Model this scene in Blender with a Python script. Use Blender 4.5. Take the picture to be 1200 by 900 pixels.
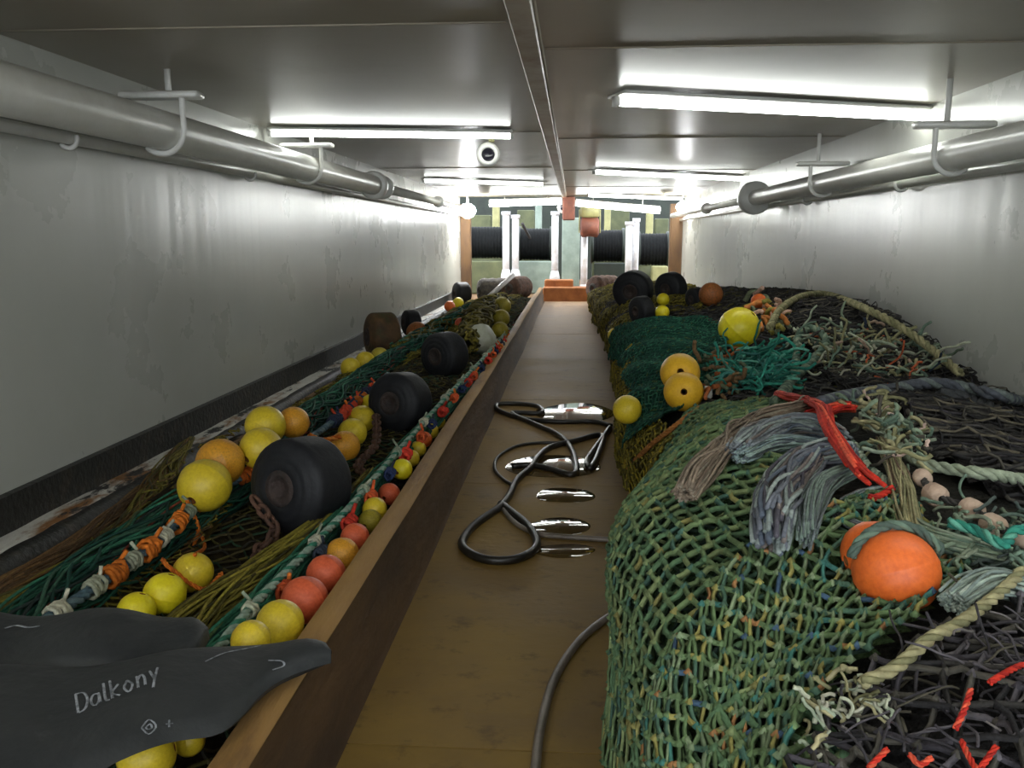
import bpy, math, random
import numpy as np
from mathutils import Vector, Matrix
from mathutils.bvhtree import BVHTree

for o in list(bpy.data.objects): bpy.data.objects.remove(o)
SC = bpy.context.scene
COL = SC.collection
rnd = random.Random(7)
rng = np.random.default_rng(7)

# ------------------------------------------------------------------ camera
CAMZ = 1.30
F = 1000.0
PITCH = math.atan(0.172)
YAW = math.atan(0.072 * math.cos(PITCH))
cam_d = bpy.data.cameras.new('camera'); cam = bpy.data.objects.new('camera', cam_d); COL.objects.link(cam)
cam_d.sensor_width = 36.0; cam_d.lens = 30.0; cam_d.clip_start = 0.05; cam_d.clip_end = 400
CAM = Matrix.Translation((0, 0, CAMZ)) @ Matrix.Rotation(YAW, 4, 'Z') @ Matrix.Rotation(math.pi / 2 - PITCH, 4, 'X')
cam.matrix_world = CAM
SC.camera = cam
# ------------------------------------------------------------------ sky
w = bpy.data.worlds.new('overcast_sky'); SC.world = w; w.use_nodes = True
bg = w.node_tree.nodes['Background']; bg.inputs[0].default_value = (0.86, 0.93, 1.0, 1); bg.inputs[1].default_value = 2.1
# ------------------------------------------------------------------ exposure
SC.view_settings.view_transform = 'Standard'; SC.view_settings.look = 'None'
SC.view_settings.gamma = 1.0; SC.view_settings.use_curve_mapping = False
SC.view_settings.exposure = 1.0
TUBE_STRENGTH = 10.5

# ------------------------------------------------------------------ dimensions of the tunnel deck (metres)
XL, XR, ZC = -2.44, 2.31, 2.15
Y0, Y1 = -2.5, 18.6
KX0, KX1, KH = -0.70, -0.62, 0.29        # timber kerb

CO = np.array(CAM.translation)
CR = np.array(CAM.to_3x3())
def ray(px, py):
    d = CR @ np.array([(px - 600) / F, (450 - py) / F, -1.0])
    return d
def at_z(px, py, z):
    d = ray(px, py); return CO + d * ((z - CO[2]) / d[2])
def at_y(px, py, y):
    d = ray(px, py); return CO + d * ((y - CO[1]) / d[1])
def depth(p): return float(np.dot(np.array(p) - CO, CR @ np.array([0, 0, -1.0])))

# ------------------------------------------------------------------ colour + materials
def lin(c):
    return tuple((v / 12.92 if v <= 0.04045 else ((v + 0.055) / 1.055) ** 2.4) for v in [x / 255 for x in c])
def mat(name, c1, c2=None, scale=6.0, rough=0.6, metal=0.0, bump=0.0, bscale=40.0, rough2=None, thr=(0.35, 0.65), c3=None, scale3=2.0, thr3=(0.5, 0.65), stretch=None, coat=0.0, emit=0.0, spec=0.5, wave=0.0):
    m = bpy.data.materials.new(name); m.use_nodes = True
    nt = m.node_tree; N = nt.nodes; L = nt.links
    b = N['Principled BSDF']
    b.inputs['Roughness'].default_value = rough; b.inputs['Metallic'].default_value = metal
    b.inputs['Specular IOR Level'].default_value = spec
    b.inputs['Base Color'].default_value = (*lin(c1), 1)
    if coat: b.inputs['Coat Weight'].default_value = coat; b.inputs['Coat Roughness'].default_value = 0.1
    if emit:
        b.inputs['Emission Color'].default_value = (*lin(c1), 1); b.inputs['Emission Strength'].default_value = emit
    tc = N.new('ShaderNodeTexCoord'); vec = tc.outputs['Object']
    if stretch:
        mp = N.new('ShaderNodeMapping'); mp.inputs['Scale'].default_value = stretch
        L.new(vec, mp.inputs[0]); vec = mp.outputs[0]
    if c2:
        n = N.new('ShaderNodeTexNoise'); n.inputs['Scale'].default_value = scale; n.inputs['Detail'].default_value = 6; n.inputs['Roughness'].default_value = 0.62
        L.new(vec, n.inputs['Vector'])
        mr = N.new('ShaderNodeMapRange'); mr.inputs[1].default_value = thr[0]; mr.inputs[2].default_value = thr[1]
        L.new(n.outputs[0], mr.inputs[0])
        mx = N.new('ShaderNodeMix'); mx.data_type = 'RGBA'
        mx.inputs[6].default_value = (*lin(c1), 1); mx.inputs[7].default_value = (*lin(c2), 1)
        L.new(mr.outputs[0], mx.inputs[0]); out = mx.outputs[2]
        if c3:
            n3 = N.new('ShaderNodeTexNoise'); n3.inputs['Scale'].default_value = scale3; n3.inputs['Detail'].default_value = 8; n3.inputs['Roughness'].default_value = 0.7
            L.new(vec, n3.inputs['Vector'])
            m3 = N.new('ShaderNodeMapRange'); m3.inputs[1].default_value = thr3[0]; m3.inputs[2].default_value = thr3[1]
            L.new(n3.outputs[0], m3.inputs[0])
            x3 = N.new('ShaderNodeMix'); x3.data_type = 'RGBA'; x3.inputs[7].default_value = (*lin(c3), 1)
            L.new(m3.outputs[0], x3.inputs[0]); L.new(out, x3.inputs[6]); out = x3.outputs[2]
        L.new(out, b.inputs['Base Color'])
        if rough2 is not None:
            rr = N.new('ShaderNodeMapRange'); rr.inputs[3].default_value = rough; rr.inputs[4].default_value = rough2
            L.new(mr.outputs[0], rr.inputs[0]); L.new(rr.outputs[0], b.inputs['Roughness'])
    if wave:
        mw = N.new('ShaderNodeMapping'); mw.inputs['Scale'].default_value = (.3, 1.0, .04); L.new(tc.outputs['Object'], mw.inputs[0])
        nb = N.new('ShaderNodeTexNoise'); nb.inputs['Scale'].default_value = wave; nb.inputs['Detail'].default_value = 3; L.new(mw.outputs[0], nb.inputs['Vector'])
        bp = N.new('ShaderNodeBump'); bp.inputs['Strength'].default_value = bump; bp.inputs['Distance'].default_value = .05
        L.new(nb.outputs[0], bp.inputs['Height']); L.new(bp.outputs[0], b.inputs['Normal'])
    elif bump:
        nb = N.new('ShaderNodeTexNoise'); nb.inputs['Scale'].default_value = bscale; nb.inputs['Detail'].default_value = 4
        L.new(vec, nb.inputs['Vector'])
        bp = N.new('ShaderNodeBump'); bp.inputs['Strength'].default_value = bump; bp.inputs['Distance'].default_value = 0.02
        L.new(nb.outputs[0], bp.inputs['Height']); L.new(bp.outputs[0], b.inputs['Normal'])
    return m
def attr_mat(name, rough=0.85):
    m = bpy.data.materials.new(name); m.use_nodes = True
    nt = m.node_tree; N = nt.nodes; L = nt.links; b = N['Principled BSDF']
    b.inputs['Roughness'].default_value = rough; b.inputs['Specular IOR Level'].default_value = 0.25
    a = N.new('ShaderNodeAttribute'); a.attribute_name = 'col'
    tc = N.new('ShaderNodeTexCoord')
    n = N.new('ShaderNodeTexNoise'); n.inputs['Scale'].default_value = 55; n.inputs['Detail'].default_value = 5
    L.new(tc.outputs['Object'], n.inputs['Vector'])
    mr = N.new('ShaderNodeMapRange'); mr.inputs[1].default_value = .3; mr.inputs[2].default_value = .7; mr.inputs[3].default_value = .7; mr.inputs[4].default_value = 1.25
    L.new(n.outputs[0], mr.inputs[0])
    vm = N.new('ShaderNodeVectorMath'); vm.operation = 'SCALE'
    L.new(a.outputs['Color'], vm.inputs[0]); L.new(mr.outputs[0], vm.inputs['Scale']); L.new(vm.outputs[0], b.inputs['Base Color'])
    n2 = N.new('ShaderNodeTexNoise'); n2.inputs['Scale'].default_value = 260
    L.new(tc.outputs['Object'], n2.inputs['Vector'])
    bp = N.new('ShaderNodeBump'); bp.inputs['Strength'].default_value = .5; bp.inputs['Distance'].default_value = .004
    L.new(n2.outputs[0], bp.inputs['Height']); L.new(bp.outputs[0], b.inputs['Normal'])
    return m
M = {}
M['twine'] = attr_mat('twine')
M['wall'] = mat('wall_paint', (190, 191, 184), (178, 180, 172), 1.2, rough=0.25, bump=0.30, wave=1.7, rough2=0.31, c3=(176, 176, 167), scale3=0.5, thr3=(.5, .85), thr=(.2, .8))
M['ceiling'] = mat('ceiling_paint', (158, 151, 136), (148, 139, 122), 0.7, rough=0.27, bump=0.05, bscale=1.6, rough2=0.33, thr=(.2, .8), c3=(132, 110, 86), scale3=.8, thr3=(.55, .9), spec=.2)
M['rusty_paint'] = mat('rust_stained_paint', (176, 166, 148), (140, 108, 78), 4.0, rough=0.4, thr=(.4, .7))
M['white'] = mat('white_enamel', (226, 226, 222), (206, 205, 198), 5.0, rough=0.3, bump=.05, bscale=12)
M['pipe'] = mat('pipe_paint', (222, 222, 216), (206, 205, 197), 3.0, rough=0.3, bump=.06, bscale=9)
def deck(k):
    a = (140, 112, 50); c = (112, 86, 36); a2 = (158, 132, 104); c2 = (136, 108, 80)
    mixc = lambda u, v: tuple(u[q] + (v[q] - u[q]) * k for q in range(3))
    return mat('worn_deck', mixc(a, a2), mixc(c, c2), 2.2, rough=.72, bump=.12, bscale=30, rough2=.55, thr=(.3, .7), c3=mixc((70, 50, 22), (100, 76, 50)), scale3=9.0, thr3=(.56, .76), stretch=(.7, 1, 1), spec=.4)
M['bin_floor'] = mat('stained_bin_deck', (138, 106, 68), (98, 70, 42), 2.5, rough=0.75, bump=.3, bscale=30, stretch=(1, .3, 1))
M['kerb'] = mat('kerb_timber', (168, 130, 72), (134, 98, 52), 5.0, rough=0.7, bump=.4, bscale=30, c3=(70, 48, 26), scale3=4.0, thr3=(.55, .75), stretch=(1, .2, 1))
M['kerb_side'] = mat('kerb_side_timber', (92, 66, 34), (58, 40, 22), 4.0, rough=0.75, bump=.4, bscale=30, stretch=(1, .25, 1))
M['black_paint'] = mat('black_paint_band', (34, 34, 30), (62, 56, 44), 9.0, rough=0.55, bump=.4, bscale=30, thr=(.5, .7))
M['sill'] = mat('worn_white_sill', (206, 203, 194), (136, 92, 44), 5.0, rough=0.6, bump=.5, bscale=26, c3=(36, 34, 30), scale3=7.0, thr3=(.56, .60), stretch=(1, .4, 1), thr=(.50, .60))
M['rubber'] = mat('black_rubber', (24, 25, 29), (34, 35, 38), 7.0, rough=0.6, bump=.15, bscale=40, spec=.35)
M['flap'] = mat('flap_rubber', (36, 39, 41), (50, 52, 52), 4.0, rough=0.6, bump=.2, bscale=24, c3=(84, 86, 84), scale3=9.0, thr3=(.62, .82))
M['chalk'] = mat('chalky_paint', (150, 154, 160), (96, 100, 104), 60.0, rough=.9, thr=(.42, .62))
M['hose'] = mat('black_hose', (26, 25, 24), (44, 40, 34), 9.0, rough=0.35)
M['grey_hose'] = mat('grey_hose', (128, 118, 108), (92, 82, 70), 9.0, rough=0.4)
M['rust'] = mat('rust', (104, 72, 54), (70, 48, 38), 12.0, rough=0.85, bump=.5, bscale=40)
M['rusty_bobbin'] = mat('rusty_bobbin', (98, 70, 40), (60, 44, 28), 6.0, rough=0.8, bump=.4, bscale=25, c3=(60, 66, 34), scale3=4)
M['hub'] = mat('rusty_hub', (64, 50, 44), (40, 34, 32), 14.0, rough=.8, bump=.5, bscale=40)
M['steel'] = mat('dull_steel', (70, 66, 64), (50, 46, 44), 12.0, rough=0.5, metal=.6)
M['wire'] = mat('greasy_wire', (22, 24, 25), (12, 13, 14), 14.0, rough=0.6, bump=.4, bscale=60, stretch=(4, 1, 1), spec=.12)
M['cream'] = mat('cream_machinery', (164, 160, 112), (138, 136, 92), 4.0, rough=0.5)
M['olive'] = mat('olive_machinery', (96, 100, 66), (70, 76, 48), 3.0, rough=0.5)
M['dark_green'] = mat('dark_green_machinery', (36, 46, 36), (22, 30, 24), 3.0, rough=0.5)
M['grey_green'] = mat('grey_green_paint', (142, 156, 146), (120, 134, 124), 4.0, rough=.4)
M['rust_red'] = mat('red_oxide', (122, 70, 54), (92, 52, 42), 7.0, rough=.6)
M['orange_wood'] = mat('orange_timber', (176, 112, 62), (138, 84, 46), 5.0, rough=.7)
M['brown_net'] = mat('brown_bale', (112, 84, 72), (78, 58, 50), 14.0, rough=.85, bump=.8, bscale=40)
M['grey_net'] = mat('grey_bale', (104, 98, 92), (66, 62, 62), 14.0, rough=.85, bump=.8, bscale=40)
M['rust_frame'] = mat('rust_streaked_frame', (104, 76, 42), (74, 50, 28), 5.0, rough=.7, stretch=(1, 1, .3))
M['fence_white'] = mat('weathered_white_paint', (220, 220, 226), (190, 186, 186), 6.0, rough=.4)
M['bag'] = mat('white_plastic_bag', (186, 188, 172), (160, 160, 140), 8.0, rough=.45, bump=.6, bscale=14)
M['tube'] = mat('lit_tube', (246, 250, 246), emit=TUBE_STRENGTH)
M['globe'] = mat('lit_globe', (246, 248, 250), emit=120.0)
M['dark_lens'] = mat('dark_lens', (36, 34, 44), rough=.15)
M['float_yellow'] = mat('yellow_float', (222, 196, 48), (204, 176, 40), 9.0, rough=0.42, bump=.08, bscale=30, c3=(172, 140, 40), scale3=14, thr3=(.6, .8))
M['float_bright'] = mat('bright_yellow_float', (238, 222, 36), (226, 206, 34), 9.0, rough=0.4, bump=.08, bscale=30)
M['float_amber'] = mat('amber_float', (226, 162, 46), (206, 142, 40), 9.0, rough=0.45, bump=.08, bscale=30, c3=(180, 126, 42), scale3=12)
M['float_gold'] = mat('golden_float', (236, 186, 46), (222, 168, 40), 9.0, rough=0.45, bump=.08, bscale=30)
M['float_orange'] = mat('orange_float', (232, 112, 44), (214, 96, 36), 7.0, rough=0.45, bump=.06, bscale=30)
M['float_red'] = mat('red_orange_float', (222, 104, 66), (204, 86, 50), 7.0, rough=0.5, bump=.06, bscale=30)
M['float_olive'] = mat('dirty_yellow_float', (170, 156, 40), (140, 126, 34), 7.0, rough=0.55, bump=.06, bscale=30)
M['float_brown'] = mat('dirty_orange_float', (168, 96, 42), (120, 74, 36), 7.0, rough=0.6, bump=.1, bscale=30)
M['hole'] = mat('float_hole', (120, 70, 20), rough=.8)
M['cork'] = mat('pale_cork', (196, 172, 152), (166, 140, 120), 12.0, rough=.8, bump=.4, bscale=50)
def water():
    m = bpy.data.materials.new('puddle_water'); m.use_nodes = True
    b = m.node_tree.nodes['Principled BSDF']
    b.inputs['Base Color'].default_value = (*lin((84, 66, 34)), 1); b.inputs['Roughness'].default_value = .06
    b.inputs['IOR'].default_value = 1.33; b.inputs['Coat Weight'].default_value = 1.0; b.inputs['Coat Roughness'].default_value = .03
    return m
M['water'] = water()
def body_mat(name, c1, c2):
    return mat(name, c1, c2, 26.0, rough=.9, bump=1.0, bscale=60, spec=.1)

# ------------------------------------------------------------------ mesh builder
def frames(P):
    """parallel-transport frames of S polylines P (S,N,3)"""
    T = np.gradient(P, axis=1); T /= np.linalg.norm(T, axis=2, keepdims=True) + 1e-9
    S, N, _ = P.shape
    n = np.zeros_like(P)
    ref = np.where(np.abs(T[:, 0, 2:3]) > .9, np.array([[1., 0, 0]]), np.array([[0, 0, 1.]]))
    a = ref - (ref * T[:, 0]).sum(1, keepdims=True) * T[:, 0]
    a /= np.linalg.norm(a, axis=1, keepdims=True) + 1e-9
    n[:, 0] = a
    for i in range(1, N):
        a = a - (a * T[:, i]).sum(1, keepdims=True) * T[:, i]
        a = a / (np.linalg.norm(a, axis=1, keepdims=True) + 1e-9); n[:, i] = a
    return T, n, np.cross(T, n)
class MB:
    def __init__(s): s.V = []; s.F = []; s.C = []; s.n = 0
    def add(s, V, F, col=None):
        V = np.asarray(V, float).reshape(-1, 3)
        s.V.append(V); s.F += [np.asarray(f, int) + s.n for f in (F if isinstance(F, list) else [F])]
        c = np.ones((len(V), 3)) * .5
        if col is not None: c[:] = col
        s.C.append(c); s.n += len(V); return s
    def tube(s, P, r, k=6, col=None, cap=True, closed=False):
        P = np.asarray(P, float)
        if P.ndim == 2: P = P[None]
        S, N, _ = P.shape
        R = np.broadcast_to(np.asarray(r, float), (S, N)) if np.ndim(r) != 1 or len(np.asarray(r)) == N else np.broadcast_to(np.asarray(r, float)[:, None], (S, N))
        T, n, b = frames(P)
        if cap and not closed:
            P = np.concatenate([P[:, :1], P, P[:, -1:]], 1); n = np.concatenate([n[:, :1], n, n[:, -1:]], 1); b = np.concatenate([b[:, :1], b, b[:, -1:]], 1)
            R = np.concatenate([R[:, :1] * .02, R, R[:, -1:] * .02], 1); N += 2
        th = np.linspace(0, 2 * np.pi, k, endpoint=False)
        V = P[:, :, None] + R[:, :, None, None] * (n[:, :, None] * np.cos(th)[None, None, :, None] + b[:, :, None] * np.sin(th)[None, None, :, None])
        idx = np.arange(S * N * k).reshape(S, N, k)
        if closed: i0 = idx; i1 = np.roll(idx, -1, 1)
        else: i0 = idx[:, :-1]; i1 = idx[:, 1:]
        Fq = np.stack([i0, np.roll(i0, -1, 2), np.roll(i1, -1, 2), i1], -1).reshape(-1, 4)
        if col is not None:
            c = np.asarray(col, float)
            if c.ndim == 2 and len(c) == S: c = np.repeat(c, N * k, 0)
            return s.add(V, Fq, c)
        return s.add(V, Fq)
    def segs(s, A, B, r, k=3, col=None):
        A = np.asarray(A, float); B = np.asarray(B, float)
        return s.tube(np.stack([A, B], 1), r, k, col, cap=False)
    def box(s, c, d, rot=None, col=None, bev=0.0):
        h = np.array(d, float) / 2
        if bev <= 0:
            v = np.array([[x, y, z] for x in (-1, 1) for y in (-1, 1) for z in (-1, 1)], float) * h
            f = np.array([[0, 1, 3, 2], [4, 6, 7, 5], [0, 4, 5, 1], [2, 3, 7, 6], [0, 2, 6, 4], [1, 5, 7, 3]])
            F = [f]
        else:
            b = min(bev, .45 * min(d))
            sg = [(-1, -1), (1, -1), (1, 1), (-1, 1)]
            ring = []
            for (sx, sy) in sg:
                for e in ((0, 1), (1, 0)) if sx * sy > 0 else ((1, 0), (0, 1)):
                    ring.append((sx * (h[0] - b * e[0]), sy * (h[1] - b * e[1]), sx, sy))
            v = []
            for z, ins in ((-h[2], b), (-h[2] + b, 0), (h[2] - b, 0), (h[2], b)):
                for (x, y, sx, sy) in ring:
                    kx = (h[0] - ins) / h[0]; ky = (h[1] - ins) / h[1]
                    v.append((x * kx, y * ky, z))
            v = np.array(v)
            f = []
            for i in range(3):
                for j in range(8): f.append([i * 8 + j, i * 8 + (j + 1) % 8, (i + 1) * 8 + (j + 1) % 8, (i + 1) * 8 + j])
            F = [np.array(f), np.array([[7, 6, 5, 4, 3, 2, 1, 0]]), np.array([[24, 25, 26, 27, 28, 29, 30, 31]])]
        if rot is not None: v = v @ np.array(rot).T
        return s.add(v + np.array(c), F, col)
    def lathe(s, prof, axis=(0, 0, 1), c=(0, 0, 0), k=24, col=None):
        ax = np.array(axis, float); ax /= np.linalg.norm(ax)
        ref = np.array([0, 0, 1.]) if abs(ax[2]) < .9 else np.array([1., 0, 0])
        e1 = np.cross(ref, ax); e1 /= np.linalg.norm(e1); e2 = np.cross(ax, e1)
        th = np.linspace(0, 2 * np.pi, k, endpoint=False)
        pr = np.array(prof, float)
        V = np.array(c)[None, None] + pr[:, 1][:, None, None] * ax + pr[:, 0][:, None, None] * (np.cos(th)[None, :, None] * e1 + np.sin(th)[None, :, None] * e2)
        idx = np.arange(len(pr) * k).reshape(len(pr), k)
        Fq = np.stack([idx[:-1], np.roll(idx[:-1], -1, 1), np.roll(idx[1:], -1, 1), idx[1:]], -1).reshape(-1, 4)
        return s.add(V, Fq, col)
    def cyl(s, a, b, r, k=16, col=None):
        return s.tube(np.array([a, b], float), r, k, col)
    def grid(s, V, col=None):
        V = np.asarray(V, float); n, m, _ = V.shape
        idx = np.arange(n * m).reshape(n, m)
        Fq = np.stack([idx[:-1, :-1], idx[1:, :-1], idx[1:, 1:], idx[:-1, 1:]], -1).reshape(-1, 4)
        return s.add(V, Fq, col)
    def build(s, name, m, parent=None, smooth=True, color=False):
        V = np.concatenate(s.V); me = bpy.data.meshes.new(name)
        sizes = np.concatenate([np.full(len(f), f.shape[1]) for f in s.F]); loops = np.concatenate([f.ravel() for f in s.F])
        me.vertices.add(len(V)); me.vertices.foreach_set('co', V.ravel().astype(np.float32))
        me.loops.add(len(loops)); me.loops.foreach_set('vertex_index', loops.astype(np.int32))
        me.polygons.add(len(sizes)); st = np.concatenate([[0], np.cumsum(sizes)[:-1]])
        me.polygons.foreach_set('loop_start', st.astype(np.int32)); me.polygons.foreach_set('loop_total', sizes.astype(np.int32))
        me.polygons.foreach_set('use_smooth', np.full(len(sizes), smooth))
        me.update(calc_edges=True); me.validate()
        if color:
            ca = me.color_attributes.new('col', 'FLOAT_COLOR', 'POINT')
            c = np.concatenate([np.concatenate(s.C), np.ones((len(V), 1))], 1)
            ca.data.foreach_set('color', c.ravel().astype(np.float32))
        me.materials.append(m)
        o = bpy.data.objects.new(name, me); COL.objects.link(o)
        if parent is not None:
            o.parent = parent
            o.matrix_parent_inverse = Matrix.Translation(-Vector(parent.location))
        return o
def tag(o, label=None, cat=None, group=None, kind=None):
    if label: o['label'] = label
    if cat: o['category'] = cat
    if group: o['group'] = group
    if kind: o['kind'] = kind
    return o
def thing(name, label, cat, loc=(0, 0, 0), group=None):
    o = bpy.data.objects.new(name, None); COL.objects.link(o); o.location = Vector([float(v) for v in loc]); o.empty_display_size = .1
    return tag(o, label, cat, group)
def struct(name, mb, m, smooth=False): return tag(mb.build(name, m, smooth=smooth), kind='structure')
def spline(pts, n):
    P = np.array(pts, float); Q = np.concatenate([[2 * P[0] - P[1]], P, [2 * P[-1] - P[-2]]])
    L = np.concatenate([[0], np.cumsum(np.linalg.norm(np.diff(P, axis=0), axis=1))]); t = np.linspace(0, L[-1], n)
    i = np.clip(np.searchsorted(L, t, 'right') - 1, 0, len(P) - 2); u = ((t - L[i]) / (L[i + 1] - L[i] + 1e-9))[:, None]
    a, b, c, d = Q[i], Q[i + 1], Q[i + 2], Q[i + 3]
    return .5 * ((2 * b) + (-a + c) * u + (2 * a - 5 * b + 4 * c - d) * u ** 2 + (-a + 3 * b - 3 * c + d) * u ** 3)
def plen(P): return float(np.linalg.norm(np.diff(P, axis=0), axis=1).sum())
# smooth pseudo-noise from sines
_dirs = [(rng.normal(size=3), rng.uniform(0, 6.28)) for _ in range(24)]
def nz(P, f, seed=0):
    P = np.asarray(P, float) * f; o = 0
    for i in range(5):
        d, ph = _dirs[(seed * 5 + i) % 24]
        o = o + np.sin(P @ d + ph + seed * 1.7)
    return o / 5
def pal(colors, n, jit=.12):
    cs = np.array([lin(c[:3]) for c in colors]); wts = np.array([c[3] if len(c) > 3 else 1 for c in colors], float); wts /= wts.sum()
    c = cs[rng.choice(len(cs), n, p=wts)]
    return np.clip(c * rng.uniform(1 - jit * 2, 1 + jit * 2, (n, 1)), 0, 1)

# ================================================================== SETTING
b = MB(); b.box(((XL + XR) / 2, (Y0 + 32) / 2, -.06), (XR - XL + 5, 32 - Y0, .10)); fl = struct('floor', b, M['bin_floor'])
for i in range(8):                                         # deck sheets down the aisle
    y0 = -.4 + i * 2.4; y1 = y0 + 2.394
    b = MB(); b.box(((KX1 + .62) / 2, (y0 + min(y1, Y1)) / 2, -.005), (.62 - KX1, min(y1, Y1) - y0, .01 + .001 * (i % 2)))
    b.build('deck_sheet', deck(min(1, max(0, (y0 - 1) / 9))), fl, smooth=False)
b = MB(); b.box((XL - .03, (Y0 + Y1) / 2, (ZC + .2) / 2), (.06, Y1 - Y0, ZC - .2)); wl = struct('wall_left', b, M['wall'])
b = MB(); b.box((XR + .03, (Y0 + Y1) / 2, ZC / 2), (.06, Y1 - Y0, ZC)); wr = struct('wall_right', b, M['wall'])
b = MB(); b.box(((XL + XR) / 2, (Y0 + Y1) / 2, ZC + .04), (XR - XL + .12, Y1 - Y0, .08)); ce = struct('ceiling', b, M['ceiling'])
for y in (3.6, 7.2, 10.8, 14.4):                          # weld beads
    b = MB(); b.tube(np.array([[XL + .01, y, ZC], [-.28, y, ZC]]), .006, 6); b.build('weld_seam', M['ceiling'], ce)
    b = MB(); b.tube(np.array([[-.14, y + .5, ZC], [XR - .01, y + .5, ZC]]), .006, 6); b.build('weld_seam', M['ceiling'], ce)
b = MB(); b.box((-.21, (Y0 + Y1) / 2, ZC - .012), (.10, Y1 - Y0 - .02, .024), bev=.006); struct('trim_1', b, M['rusty_paint'])
b = MB(); b.tube(np.array([[-.155, Y0 + .02, ZC - .004], [-.155, Y1 - .02, ZC - .004]]), .009, 6); struct('trim_2', b, M['ceiling'], True)
b = MB(); b.box((XL + .006, (Y0 + Y1) / 2, .125), (.072, Y1 - Y0 - .01, .17)); struct('baseboard_left', b, M['black_paint'])
ys = np.arange(Y0, Y1, .07); V = np.zeros((len(ys), 5, 3))
e = .018 * nz(np.stack([ys, ys * 0, ys * 0], 1), 5, 1) + .01 * nz(np.stack([ys, ys * 0, ys * 0], 1), 17, 2)
for j, (x, z) in enumerate(((XL + .035, .05), (XL + .08, .048), (XL + .155, .042), (XL + .175, .03), (XL + .18, -.012))):
    V[:, j, 0] = x + (e if j > 1 else 0); V[:, j, 1] = ys; V[:, j, 2] = z + (.004 * nz(np.stack([ys, ys * 0 + j, ys * 0], 1), 11, 3))
b = MB(); b.grid(V[:, ::-1]); struct('trim_3', b, M['sill'], True)
V = np.zeros((len(ys), 4, 3)); e2 = .014 * nz(np.stack([ys, ys * 0 + 3, ys * 0], 1), 13, 5) + .010 * nz(np.stack([ys, ys * 0, ys * 0], 1), 29, 6)
for j, (x, z) in enumerate(((XL + .16, .036), (XL + .165, .047), (XL + .215, .030), (XL + .235, -.012))):
    V[:, j, 0] = x + e2 * (1 if j < 2 else .5); V[:, j, 1] = ys; V[:, j, 2] = z
b = MB(); b.grid(V[:, ::-1]); struct('trim_6', b, M['black_paint'], True)
# end frame of the tunnel
for nm, x0, x1, m in (('trim_4', XL + .0, XL + .22, 'rust_frame'), ('trim_5', XR - .26, XR, 'rust_frame')):
    b = MB(); b.box(((x0 + x1) / 2, Y1 + .12, 1.0), (x1 - x0, .18, 2.0), bev=.01); struct(nm, b, M[m])

# timber kerb of the left bin
kb = thing('timber_kerb', 'long brown timber kerb edging the bare aisle along the left net bin', 'kerb', (KX0, 0, 0))
b = MB(); ys = np.arange(.3, 17.6, .1)
def kx(y): return .012 * nz(np.stack([y, y * 0, y * 0], 1), 1.3, 4)
V = []
for (x, z) in ((KX0, -.005), (KX0, KH - .012), (KX0 + .01, KH), (KX1 - .012, KH), (KX1, KH - .014)):
    V.append(np.stack([x + kx(ys), ys, z + .006 * nz(np.stack([ys, ys * 0 + x, ys * 0], 1), 4, 5)], 1))
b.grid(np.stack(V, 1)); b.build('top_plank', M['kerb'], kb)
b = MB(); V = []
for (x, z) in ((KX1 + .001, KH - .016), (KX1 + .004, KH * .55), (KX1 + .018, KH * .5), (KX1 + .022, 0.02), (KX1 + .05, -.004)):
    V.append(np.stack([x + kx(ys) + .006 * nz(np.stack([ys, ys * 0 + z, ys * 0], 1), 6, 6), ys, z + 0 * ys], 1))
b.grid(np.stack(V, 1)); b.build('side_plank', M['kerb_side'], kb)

# ================================================================== LIGHT TUBES
tube_n = 0
def light_tube(p0, p1, rad, label):
    p0 = np.array(p0, float); p1 = np.array(p1, float); c = (p0 + p1) / 2
    t = thing('fluorescent_light', label, 'light', c)
    d = (p1 - p0); L = np.linalg.norm(d); d /= L
    up = np.array([0, 0, 1.]); q = np.cross(up, d); u2 = np.cross(d, q); R = np.stack([d, q, u2], 1)
    b = MB(); b.tube(np.array([p0, p1]), rad, 10); b.build('lit_tube', M['tube'], t)
    b = MB(); b.box(c + u2 * (rad * 1.1 + .012), (L * 1.01, max(.26, rad * 3.4), .018), R, bev=.004); b.build('housing', M['white'], t)  # housing widened into a tray that keeps tube light off the ceiling
    for e, s in ((p0, -1), (p1, 1)):
        b = MB(); b.box(e + d * s * .012, (.03, rad * 2.3, rad * 2.2), R, bev=.004); b.build('end_cap', M['white'], t)
    for k in (.2, .8):
        p = p0 + (p1 - p0) * k + u2 * (rad + .02)
        if ZC - p[2] > .01:
            b = MB(); b.cyl(p, (p[0], p[1], ZC), .008, 6); b.build('hanger', M['white'], t)
def lp(px, py, y): return at_y(px, py, y)
def lc(px, py, rad): return at_z(px, py, ZC - .03 - rad * 1.2)
light_tube(lc(724, 119, .026), lc(1104, 138, .026), .026, 'longest lit tube, nearest of those on the right of the ceiling')
light_tube(lc(318, 157, .018), lc(598, 160, .018), .018, 'nearest lit tube on the left, running out from the big white pipe')
light_tube(lc(697, 202, .022), lc(868, 210, .022), .022, 'second lit tube on the right, beside the round pipe flange')
light_tube(lc(497, 212, .02), lc(636, 216, .02), .02, 'thin lit tube on the left, next beyond the lamp with the dark lens')
light_tube(lp(690, 229, 16.3), lp(800, 233, 16.3), .025, 'short far lit tube on the right, just above the brightest end one')
light_tube(lp(575, 239, 18.0), lp(658, 236, 18.0), .06, 'brightest short tube at the far end, left of the middle seam')
light_tube(lp(675, 238, 18.0), lp(772, 247, 18.0), .06, 'brightest short tube at the far end, right of the middle seam')
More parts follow.
